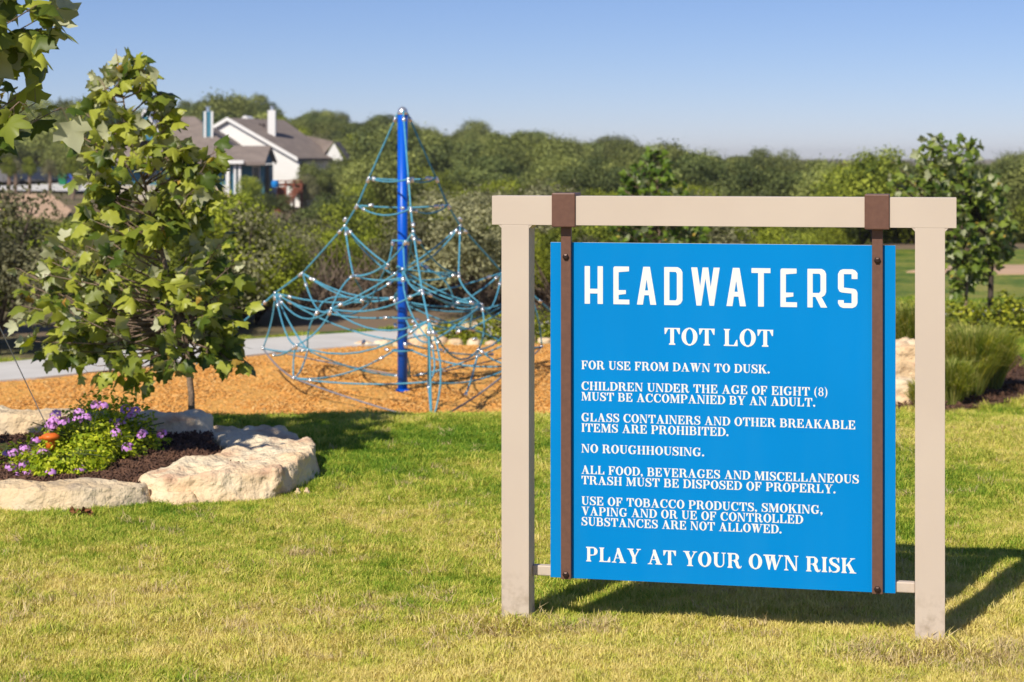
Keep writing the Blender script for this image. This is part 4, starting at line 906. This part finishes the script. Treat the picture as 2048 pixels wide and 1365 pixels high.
# upper limit of foliage (photo row) in front of the houses, by column
LIM = ([-400, 0, 60, 120, 200, 330, 420, 440, 480, 500, 560, 600, 640, 700, 800, 2400], [435, 432, 425, 428, 402, 408, 440, 445, 440, 410, 432, 372, 332, 318, 250, 250])
SKYC = ([-800, 130, 340, 430, 500, 560, 640, 680, 770, 830, 900, 1050, 1100, 1220, 1290, 1400, 1440, 1540, 1600, 1700, 1800, 2048, 2600],
        [203, 203, 208, 196, 194, 207, 225, 238, 228, 254, 264, 266, 284, 278, 292, 306, 317, 311, 323, 329, 332, 318, 312])
def near_row(y0, y1, n, h0, h1, kinds, where, group, rr=(-.33, .33), parts=True, jit=.5, lim=True, minr=None):
    cnt = 0
    for k in range(n):
        t = (k + rng.uniform(.2, .8)) / n; rx = rr[0] + (rr[1]-rr[0])*t; y = rng.uniform(y0, y1); x = rx*y
        if x > yfar(0)*.17 and y < 56 and rx > .135: continue
        i = int(rng.choice(kinds)); h = rng.uniform(h0, h1); s = h/PR[i][4]; xp = CX+rx*FPX; g0 = zt(x, y)
        if lim:
            ly = min(np.interp(xp+dd, *LIM) if False else np.interp(xp+dd, *LIM) for dd in (0,)); ly = max(np.interp(xp+dd, *LIM) for dd in (-.4*PR[i][3]*s*FPX/y, 0, .4*PR[i][3]*s*FPX/y))
            zmax = CH - (ly-HY)*y/FPX; h = min(h, zmax - g0)
            if h < .5: continue
            s = h/PR[i][4]
        wood_tree(i, x, y, s*1.0, rng.uniform(0, 6.28), where, group, parts, 1.0); cnt += 1
for k in range(22):
    x = rng.uniform(-.29, .12)*30; y = path_y(x) + rng.uniform(2.6, 6.5)
    if abs(x/y) > .3 or x/y > .125: continue
    i = int(rng.choice([0, 6, 6, 7, 1, 3])); h = rng.uniform(1.2, 2.3); wood_tree(i, x, y, h/PR[i][4]*1.05, rng.uniform(0, 6.28), 'on the bank behind the path,', 'on the bank behind the path')
near_row(54, 60, 14, 1.8, 2.6, [0, 3, 7, 2], 'beyond the right lawn,', 'beyond the right lawn', (.13, .34), lim=False)
near_row(33.3, 36, 17, 1.2, 2.0, [0, 2, 6, 7], 'first row,', 'in the first row behind the path', (-.3, .13))
near_row(36.5, 41, 24, 1.7, 2.6, [0, 1, 2, 3, 7], 'second row,', 'a little beyond the path', (-.32, .145))
near_row(42, 48, 28, 2.0, 2.9, [0, 1, 2, 3, 3, 7, 6], 'mid brush,', 'in the middle of the brush', (-.33, .2))
near_row(49, 58, 34, 2.2, 3.2, [0, 2, 3, 3, 4, 7, 1], 'far brush,', 'in the far part of the brush', (-.33, .33))
near_row(59, 70, 40, 2.3, 3.4, [2, 3, 4, 5, 0, 6], 'hill foot,', 'at the foot of the hill', (-.33, .33), False)
near_row(71, 88, 46, 2.4, 3.6, [2, 3, 4, 5, 0], 'lower slope,', 'on the lower slope', (-.33, .33), False)
# far woodland: one mass
wp, wr, ws = [], [], []
def woods(y0, y1, dens, s0, s1, rr=(-.4, .4), test=None):
    A = (rr[1]-rr[0])*(y1*y1-y0*y0)/2; n = int(A*dens)
    y = np.sqrt(rng.uniform(y0*y0, y1*y1, n)); r_ = rng.uniform(*rr, n); z = terrain(r_*y, y)
    for a, b, c in zip(r_*y, y, z):
        xp = CX+a/b*FPX; s = rng.uniform(s0, s1)
        if b < 215:
            top = CH + 0 ; ly = max(float(np.interp(xp+q_, *LIM)) for q_ in (-2.2*s*FPX/b*.8, 0, 2.2*s*FPX/b*.8)); zmax = CH-(ly-HY)*b/FPX
            if xp < 760 and b < 158:
                s = min(s, (zmax-c)/3.0)
                if s < .35: continue
            if b > 118 and xp < 330 and b < (205 if xp < 85 else 172): continue
            if 330 <= xp < 720 and 122 < b < 160: continue
        ly = float(np.interp(xp, *SKYC)) + abs(rng.normal(0, 5)) + 4*math.sin(xp*.045) + 3; zmax = CH-(ly-HY)*b/FPX; s = min(s, (zmax-c)/3.05)
        if s < .32: continue
        wp.append((a, b, c-.1)); wr.append((0, 0, rng.uniform(0, 6.28))); ws.append((s, s, s*rng.uniform(.85, 1.15)))
woods(88, 130, .055, .8, 1.5); woods(130, 262, .038, .9, 2.3); woods(262, 420, .012, 1.3, 1.9, (-.1, .4)); woods(420, 1900, .0028, 1.6, 2.6, (-.05, .4))
wood_protos = [proto('tree', me) for me in (CB[4], CB[5], CB[4], CB[5], CB[3], CB[0], CB[6])]
tag(scatter('woodland', wp, wr, ws, wood_protos), 'dense olive green woodland covering the hill and far valley', 'woodland')
# skyline trees one can tell apart
for k, (x, ytop, D, i, dsc) in enumerate(((940, 240, 235, 4, 'tall round oak on the skyline right of the blue pole, with sky showing through'), (1055, 250, 238, 5, 'broad oak on the skyline above the left end of the sign beam'), (1235, 270, 240, 4, 'rounded skyline oak above the young tree behind the sign'),
        (770, 218, 245, 5, 'skyline tree directly behind the top of the blue pole'), (500, 188, 246, 4, 'skyline oak above the white chimney'), (435, 188, 244, 5, 'skyline oak above the blue chimney'), (1540, 296, 230, 4, 'skyline oak above the right half of the sign beam'),
        (1400, 298, 236, 5, 'skyline oak above the middle right of the sign beam'), (1300, 288, 240, 4, 'low skyline oak just left of the young tree top'), (640, 220, 243, 4, 'skyline oak right of the white house roof'), (985, 255, 240, 5, 'skyline oak between the two tall ones right of the pole'), (150, 198, 240, 4, 'skyline tree at the far left behind the sycamore leaves'))):
    q = px(x, ytop, D); g0 = zt(q.x, D); h = max(q.z-g0, 2.5); wd = min(h*1.05, 7.5)
    r = obj('live_oak', CB[i], loc=(q.x, D, q.z-h)); r.scale = (wd/PR[i][3], wd/PR[i][3], h/PR[i][4]); r.rotation_euler = (0, 0, k*1.3); tag(r, dsc, 'tree')
def place_tree(i, x, ytop, D, w, lb):
    q = px(x, ytop, D); g0 = zt(q.x, D)-.1; h = q.z-g0; r = obj(DESC[PR[i][2]][0], CB[i], loc=(q.x, D, g0)); r.scale = (w/PR[i][3], w/PR[i][3], h/PR[i][4]); r.rotation_euler = (0, 0, x*.7); tag(r, lb, 'tree')
for a in ((6, 612, 348, 127, 2.2, 'greyish sparse bush right beside the red deck'), (4, 640, 326, 130, 3.4, 'olive oak in front of the white house wall'), (5, 672, 322, 131, 3.2, 'dark olive oak under the small right gable of the white house'), (4, 703, 316, 134, 3.6, 'olive oak just right of the white house'),
          (0, 500, 350, 112, 2.6, 'dark juniper covering the lower corner of the teal house'), (2, 472, 378, 108, 2.0, 'bright green bush above the white rock outcrop'), (5, 535, 376, 110, 2.4, 'dark olive tree left of the red deck'),
          (4, 150, 275, 150, 4.2, 'olive tree above the blue bin'), (5, 205, 258, 150, 4.6, 'dark olive tree left of the teal house roof'), (4, 112, 250, 195, 5.5, 'olive oak behind the green bin'), (5, 62, 262, 196, 5.5, 'dark olive oak behind the parked car'), (4, 14, 255, 196, 5.5, 'olive oak at the far left behind the street')): place_tree(*a)
# pale green upright bush in the gap beside the panel
orn = None
q = px(1082, 600, 33); i = 3; r = wood_tree(3, q.x, 33, .45, .3, '', 'x', True, 1.3); r['label'] = 'small pale green bush seen between left post and blue panel'; del r['group']
# dry twiggy undergrowth on the bank behind the path
def twigs(seed):
    r = np.random.default_rng(seed); mb = MB()
    for k in range(16):
        a = r.uniform(0, 6.28); e = Vector((math.cos(a)*r.uniform(.2, .6), math.sin(a)*r.uniform(.2, .6), r.uniform(.15, .9))); mb.tube([(r.normal(0, .1), r.normal(0, .1), 0), e*.6 + Vector(r.normal(0, .08, 3)), e], [.012, .008, .003], 3)
    return mb.mesh('twigs', [mat('dry_twig', (.20, .15, .11), (.11, .08, .06), 5)])
n = 520; y = rng.uniform(31.2, 42, n); x = y*rng.uniform(-.3, .13, n)
keep = [(a, b) for a, b in zip(x, y) if b > path_y(a)+2.3]
scatter('undergrowth', [(a, b, zt(a, b)-.03) for a, b in keep], [(0, 0, rng.uniform(0, 6.28)) for _ in keep], [rng.uniform(.6, 1.5) for _ in keep], [proto('twig', twigs(k)) for k in range(4)], 'tangled dry brown twigs under the brush behind the path', 'undergrowth')

# ------------------------------------------------------------------ houses
M_['bluew'] = mat('blue_siding', (.06, .22, .31), (.05, .19, .28), 1, .8)
M_['whitew'] = mat('white_siding', (.86, .85, .83), (.82, .81, .79), 1, .8)
M_['stonew'] = mat('house_stone', (.60, .54, .45), (.40, .35, .30), 3, .9, .5, 8)
M_['roof'] = mat('roof_shingle', (.27, .22, .19), (.21, .17, .15), 1.5, .9, .4, 12)
M_['glass'] = mat('window_glass', (.02, .03, .035), None, rough=.1, spec=.6)
M_['dark'] = mat('dark_opening', (.03, .03, .032), None)
M_['redwood'] = mat('red_deck', (.26, .085, .045), (.19, .06, .035), 3, .8)
def hx(x, D): return (x-CX)*D/FPX
def hz_(y, D): return CH-(y-HY)*D/FPX
bh = thing('house', 'teal blue bungalow with brown hipped roof, left of the white house', 'house', (hx(370, 130), 134, -1.2)); o0 = bh.location.copy()
def hb(name, x0, x1, y0, y1, z0, z1, m, par=None, root=bh, off=o0):
    mb = MB().box(x0-off.x, x1-off.x, y0-off.y, y1-off.y, z0-off.z, z1-off.z); return mb.build(name, M_[m], par or root)
def hpoly(name, vs, fs, m, root=bh, off=o0, par=None):
    return MB().add([(a-off.x, b-off.y, c-off.z) for a, b, c in vs], fs).build(name, M_[m], par or root)
xl, xr_ = hx(205, 130), hx(455, 130)
wall = hb('wall', xl, xr_, 131, 143, -2.5, 1.44, 'bluew')
hb('stone_base', xl-.05, xr_+.05, 130.9, 130.99, -2.5, -.2, 'stonew')
rl, rrr = hx(270, 130), hx(377, 134)
E0, E1, zE, zR = xl-.6, xr_+1.2, 1.45, 4.62
roof = hpoly('roof', [(E0, 129.9, zE), (E1, 129.9, zE), (E1, 144, zE), (E0, 144, zE), (rl, 136.5, zR), (rrr, 136.5, zR), (E0, 129.9, zE-.25), (E1, 129.9, zE-.25), (E1, 144, zE-.25), (E0, 144, zE-.25)],
             [(0, 1, 5, 4), (1, 2, 5), (2, 3, 4, 5), (3, 0, 4), (9, 8, 7, 6), (0, 6, 7, 1), (1, 7, 8, 2), (2, 8, 9, 3), (3, 9, 6, 0)], 'roof')
# front gable with white rakes at the top left
gx0, gx1, ga = hx(262, 131), hx(322, 131), hx(290, 131)
hpoly('gable', [(gx0, 131, 2.9), (gx1, 131, 2.9), (ga, 131, 4.75), (gx0, 136, 2.9), (gx1, 136, 2.9), (ga, 136, 4.75)], [(0, 1, 2), (1, 4, 5, 2), (0, 2, 5, 3)], 'bluew')
for a, b in ((gx0-.2, ga), (gx1+.2, ga)):
    hpoly('rake_board', [(a, 130.8, 2.75), (b, 130.8, 4.85), (b, 130.8, 5.05), (a, 130.8, 2.98), (a, 136, 2.75), (b, 136, 4.85), (b, 136, 5.05), (a, 136, 2.98)], [(0, 1, 2, 3), (0, 4, 5, 1), (3, 2, 6, 7)], 'whitew')
# right wing with gable end
wx0, wx1 = hx(440, 128), hx(531, 128)
hb('wing_wall', xr_+.01, wx1-.25, 129.2, 134, -2.5, 1.2, 'bluew')
zr2, ze2 = hz_(292, 131), hz_(325, 128); rx0 = hx(440, 131)
hpoly('wing_roof', [(wx0, 127.8, ze2), (wx1, 127.8, ze2), (rx0, 131, zr2), (wx1, 131, zr2), (wx0, 134.4, ze2), (wx1, 134.4, ze2), (wx0, 127.8, ze2-.2), (wx1, 127.8, ze2-.2), (wx1-.15, 131, zr2-.25), (wx1-.15, 134.4, ze2-.2)],
      [(0, 1, 3, 2), (2, 3, 5, 4), (0, 6, 7, 1), (1, 7, 8, 3), (3, 8, 9, 5), (6, 9, 7)], 'roof')
hpoly('gable_wall', [(wx1-.25, 128.2, ze2-.1), (wx1-.25, 134, ze2-.1), (wx1-.25, 131, zr2-.2)], [(0, 1, 2)], 'bluew')
hb('fascia', hx(449, 127.6), hx(487, 127.6), 127.55, 127.75, hz_(328, 127.6), hz_(321, 127.6), 'whitew')
for a, b in ((452, 459), (468, 472), (477, 482)): hb('porch_column', hx(a, 128), hx(b, 128), 127.9, 128.1, -1.5, ze2-.2, 'whitew')
hb('porch_wall', hx(459.5, 128.3), hx(476.5, 128.3), 128.2, 128.5, -1.5, ze2-.2, 'bluew')
for a, b, y0, y1 in ((505, 520, 332, 362), (230, 250, 340, 365), (290, 312, 338, 362), (350, 372, 338, 362), (400, 420, 338, 362)):
    D = 129.15 if a > 480 else 130.95
    f = hb('window', hx(a, D), hx(b, D), D-.02, D+.03, hz_(y1, D), hz_(y0, D), 'whitew'); hb('pane', hx(a+1.5, D), hx(b-1.5, D), D-.03, D-.022, hz_(y1-2, D), hz_(y0+2, D), 'glass', f)
hb('door', hx(531, 129.4), hx(548, 129.4), 129.1, 129.19, hz_(366, 129), hz_(330, 129), 'dark') if False else None
hpoly('door', [(wx1-.2, 129.6, -.9), (wx1-.2, 131.6, -.9), (wx1-.2, 131.6, 1.1), (wx1-.2, 129.6, 1.1)], [(0, 1, 2, 3)], 'dark')
ch = hb('chimney', hx(409, 134), hx(425, 134), 133.4, 134.2, 1.5, hz_(224, 134), 'bluew', roof)
for a in (408, 422): hb('corner_board', hx(a, 133.3), hx(a+4, 133.3), 133.3, 133.39, 1.5, hz_(223, 133.3), 'whitew')
MB().lathe([(.12, 0), (.12, .3), (.2, .32), (.2, .36)], 8, (hx(417, 134)-o0.x, 133.8-o0.y, hz_(224, 134)-o0.z)).build('chimney_cap', M_['silver'], roof)
# white house
wh = thing('house', 'white gabled house with brown roof and white chimney, highest on the slope', 'house', (-17, 142, -1.2)); o1 = wh.location.copy()
A = px(455, 236, 140); Rv = Vector((3.2, 8.0, 0)); Pv = Vector((.93, -.37, 0)); Bc = A + Pv*5.83; Bc.z = hz_(317, 137.8)
Cc = Bc + Rv*.72; Re = A + Rv; Lc = A - Pv*3.0; Lc.z = A.z - (A.z-Bc.z)*3.0/5.83; Lr = Lc + Rv; dz = Vector((0, 0, -.18))
hpoly('roof', [A, Bc, Cc, Re, Lc, Lr, A+dz, Bc+dz, Cc+dz, Lc+dz], [(0, 1, 2, 3), (0, 3, 5, 4), (0, 6, 7, 1), (1, 7, 8, 2), (0, 4, 9, 6)], 'roof', wh, o1)
rf = [c for c in wh.children if c.name.startswith('roof')][0] if wh.children else None
ins = Rv.normalized()*.25
a_, b_, l_ = A+ins+dz, Bc+ins+dz, Lc+ins+dz
hpoly('gable_wall', [a_, b_, Vector((b_.x, b_.y, -2)), Vector((l_.x, l_.y, -2)), l_], [(0, 1, 2, 3, 4)], 'whitew', wh, o1)
hpoly('side_wall', [b_ - Pv*.3, Cc+dz-Pv*.3, Vector((Cc.x, Cc.y, -2)) - Pv*.3, Vector((b_.x, b_.y, -2)) - Pv*.3], [(0, 1, 2, 3)], 'whitew', wh, o1)
for s0, s1 in ((A, Bc), (A, Lc)):
    o_ = -Rv.normalized()*.06; hpoly('rake_board', [s0+o_+Vector((0, 0, .05)), s1+o_+Vector((0, 0, .05)), s1+o_-Vector((0, 0, .22)), s0+o_-Vector((0, 0, .22))], [(0, 1, 2, 3)], 'whitew', wh, o1)
w0 = px(590, 330, 139); hb('porch_column', w0.x-.17, w0.x+.17, 138.7, 139, -1.8, hz_(320, 138.8), 'whitew', root=wh, off=o1)
c0 = px(544, 264, 141.5); hb('chimney', c0.x-.28, c0.x+.28, 141.2, 141.8, 2.4, hz_(221, 141.5), 'whitew', root=wh, off=o1)
MB().lathe([(.12, 0), (.12, .25), (.2, .27), (.2, .31)], 8, (c0.x-o1.x, 141.5-o1.y, hz_(221, 141.5)-o1.z)).build('chimney_cap', M_['silver'], wh)
g0, g1, g2 = px(649, 319, 143), px(686, 319, 143), px(668, 286, 143)
hpoly('gable', [g0, g1, g2, Vector((g0.x, 143, -2)), Vector((g1.x, 143, -2))], [(0, 1, 2), (3, 4, 1, 0)], 'whitew', wh, o1)
hpoly('gable_roof', [g2+Vector((0, -.1, .1)), g0+Vector((-.3, -.1, 0)), g0+Vector((-2.2, 5, .2)), g2+Vector((-2.6, 5, .6)), g1+Vector((.35, -.1, 0)), g1+Vector((.3, 5, .0)), g2+Vector((0, 5, .1))], [(0, 3, 2, 1), (0, 4, 5, 6)], 'roof', wh, o1)
d0, d1, d2 = px(475, 243, 144), px(504, 243, 144), px(489, 231, 144)
hpoly('dormer', [d0, d1, d2, d0+Vector((0, 4, 0)), d1+Vector((0, 4, 0)), d2+Vector((0, 4, 0))], [(0, 1, 2), (0, 2, 5, 3), (1, 4, 5, 2)], 'whitew', wh, o1)
for x in (520, 527): q = px(x, 252, 142.5); MB().lathe([(.08, -.4), (.08, .15)], 6, q-o1).build('vent_pipe', M_['bolt'], wh)
f = hpoly('window', [px(600, 322, 137.6)]*0 or [px(604, 325, 138.6), px(614, 325, 139.6), px(614, 345, 139.6), px(604, 345, 138.6)], [(0, 1, 2, 3)], 'glass', wh, o1)
# deck and stairs
dk = thing('deck', 'rust red wooden deck and stairs below the teal house', 'deck', (hx(580, 124), 125, -2)); o2 = dk.location.copy()
hb('platform', hx(556, 125), hx(604, 125), 124, 128, hz_(372, 125), hz_(368, 125), 'redwood', root=dk, off=o2)
hb('side_screen', hx(556, 124), hx(572, 124), 123.9, 123.98, -2.6, hz_(374, 124), 'redwood', root=dk, off=o2)
for x in (556, 572, 588, 603): hb('post', hx(x, 123.9)-.06, hx(x, 123.9)+.06, 123.7, 123.88, -2.6, hz_(362, 124), 'redwood', root=dk, off=o2)
hb('railing', hx(556, 123.9), hx(604, 123.9), 123.6, 123.69, hz_(363, 124), hz_(361, 124), 'redwood', root=dk, off=o2)
for k in range(9):
    x = 596-k*4.5; y_ = 376+k*5.5; hb('stair_tread', hx(x-9, 122.5), hx(x+8, 122.5), 122.2+.0*k, 123.4, hz_(y_+4, 122.5), hz_(y_, 122.5), 'redwood', root=dk, off=o2)
cu = px(550, 368, 123.2); MB().lathe([(.2, -.22), (.25, 0), (.2, .22)], 10, (0, 0, 0)).build('cushion', mat('cushion_blue', (.01, .22, .62))).location = cu
tag(bpy.data.objects['cushion'], 'bright blue cushion at the left end of the red deck', 'cushion')
# limestone outcrop
for k, (x, y, s) in enumerate(((432, 398, 1.0), (445, 420, 1.1), (462, 405, .8), (470, 425, .9), (440, 385, .6), (478, 410, .5), (455, 432, .8))):
    D = 104; q = px(x, y, D); P = [(q.x+s*.5*math.cos(a)*rng.uniform(.7, 1.1), D+.4*math.sin(a)) for a in np.linspace(0, 2*PI, 7)[:-1]]
    boulder('rock', P, q.z+s*.35, q.z-s*.6, 'white limestone rock in the outcrop below the teal house', vox=.12, amp=.25, seed=100+k, group='rocks of the outcrop below the house', inset=.12)['category'] = 'rock'
for k, (x, y, D, w, h) in enumerate(((455, 415, 106, 3.2, 1.6),)):
    pass
# left side: road, drive, bank, parked car, bins, young trees
def gsheet(name, pts, m, dz=.05): 
    return tag(obj(name, mesh(name, [(a, b, zt(a, b)+dz) for a, b in pts], [tuple(range(len(pts)))], [m])), kind='structure')
gsheet('road', [(-90, 172), (-40, 172), (-41, 190), (-90, 192)], M_['asphalt'], .12)
gsheet('driveway', [(-45, 160), (-33.5, 152), (-31, 160), (-39, 168), (-50, 168)], M_['concrete'], .15)
gsheet('dirt_bank', [(-60, 84), (-20.5, 84), (-24.5, 106), (-31, 128), (-70, 128)], M_['sand'], .45)
D = 170.8; cr = thing('parked_car', 'dark navy parked car on the street behind the thin tree trunks', 'car', (hx(70, D), D, zt(hx(70, D), D)+.2))
navy = mat('car_paint', (.012, .02, .045), None, rough=.25, spec=.6)
prof = [(-2.2, .3), (-2.2, .75), (-2.0, .92), (-1.3, 1.0), (-.7, 1.42), (.7, 1.45), (1.35, 1.0), (2.1, .85), (2.25, .6), (2.25, .3)]
vs_ = [(x, -.85, z) for x, z in prof] + [(x, .85, z) for x, z in prof]; k = len(prof)
MB().add(vs_, [tuple(range(k)), tuple(range(2*k-1, k-1, -1))] + [(i, i+k, (i+1) % k + k, (i+1) % k) for i in range(k)]).build('body', navy, cr)
MB().add([(-1.15, -.86, 1.0), (-.68, -.86, 1.34), (.62, -.86, 1.36), (1.1, -.86, 1.0)], [(0, 3, 2, 1)]).build('side_window', M_['glass'], cr)
for x in (-1.4, 1.4):
    for y in (-.8, .8):
        o = MB().lathe([(.3, -.1), (.33, -.08), (.33, .08), (.3, .1)], 14).build('wheel', M_['dark'], cr); o.rotation_euler = (PI/2, 0, 0); o.location = (x, y, .33)
for x, c, nm, lb in ((143, (.02, .12, .6), 'recycling_bin', 'blue wheeled bin beside the driveway'), (126, (.01, .2, .09), 'wheelie_bin', 'green wheeled bin beside the driveway')):
    D = 165; q = (hx(x, D), D, zt(hx(x, D), D)+.15); r = thing(nm, lb, 'bin', q); m = mat(nm, c, rough=.5)
    MB().add([(-.28, -.28, .05), (.28, -.28, .05), (.28, .28, .05), (-.28, .28, .05), (-.36, -.36, 1.05), (.36, -.36, 1.05), (.36, .36, 1.05), (-.36, .36, 1.05)], [(0,3,2,1),(4,5,6,7),(0,1,5,4),(1,2,6,5),(2,3,7,6),(3,0,4,7)]).build('tub', m, r)
    MB().box(-.38, .38, -.4, .38, 1.06, 1.14).build('lid', m, r)
for k, (x, lb) in enumerate(((17, 'thin street tree at the far left edge of the photo'), (30, 'thin street tree left of the parked car'), (58, 'thin street tree in front of the middle of the car'), (99, 'thin street tree at the right end of the car'), (146, 'dark thin tree beside the blue bin'), (205, 'thin tree in front of the stone base of the teal house'))):
    D = 128 + (k % 3)*3; X = hx(x, D); r = thing('street_tree', lb, 'tree', (X, D, zt(X, D)+.3), group='thin street trees by the parked car')
    MB().tube([(0, 0, -.5), (.05, 0, 1.0), (0, 0, 2.0)], [.16, .12, .08], 6).build('trunk', M_['bark'], r)
    o = obj('crown', PR[6 if k % 2 else 0][0], r); o.location = (0, 0, 1.0); o.scale = (.55, .55, .65)
# dark park bench behind the main tree
bn = thing('park_bench', 'dark grey park bench mostly hidden behind the young sycamore', 'bench', (hx(358, 27.5), 27.5, zt(hx(358, 27.5), 27.5)), .25)
gm = mat('bench_metal', (.05, .055, .07), None, rough=.5)
for k in range(5): MB().box(-.28, .28, -.22+k*.09, -.15+k*.09, .42, .45).build('seat_slat', gm, bn)
for k in range(4): MB().box(-.28, .28, .24+.015*k, .27+.015*k, .5+k*.09, .57+k*.09).build('back_slat', gm, bn)
for x in (-.24, .24):
    for y in (-.18, .2): MB().box(x-.025, x+.025, y-.025, y+.025, 0, .42).build('leg', gm, bn)
# pink-brown houses far away on the horizon at right
for k, (x, y, w, lb) in enumerate(((1690, 340, 36, 'tiny tan house on the far ridge, leftmost'), (1735, 341, 26, 'tiny tan house on the far ridge, middle one'), (1790, 338, 38, 'tiny tan house on the far ridge, nearest the leafy right tree'))):
    D = 520; q = px(x, y+8, D); r = thing('far_house', lb, 'house', q, group='tiny houses on the far ridge'); wd = w*D/FPX
    MB().box(-wd/2, wd/2, 0, 6, -6, 1.3).build('wall', M_['stonew'], r)
    MB().add([(-wd/2-.3, -.3, 1.3), (wd/2+.3, -.3, 1.3), (wd/2+.3, 6.3, 1.3), (-wd/2-.3, 6.3, 1.3), (-wd/4, 3, 3.0), (wd/4, 3, 3.0)], [(0,1,5,4),(1,2,5),(2,3,4,5),(3,0,4),(0,3,2,1)]).build('roof', mat('far_roof', (.36, .22, .16)), r)
# thin air haze
HAZE = 0.00022
if HAZE:
    hb_ = MB().box(-2600, 2600, -60, 4300, -8, 17).build('haze', [bpy.data.materials.new('haze')]); hm = hb_.data.materials[0]; hm.use_nodes = True
    n = hm.node_tree.nodes; n.remove(n['Principled BSDF']); v = n.new('ShaderNodeVolumePrincipled'); v.inputs['Density'].default_value = HAZE; v.inputs['Color'].default_value = (.94, .97, 1, 1)
    hm.node_tree.links.new(v.outputs[0], n['Material Output'].inputs['Volume']); hb_['kind'] = 'stuff'
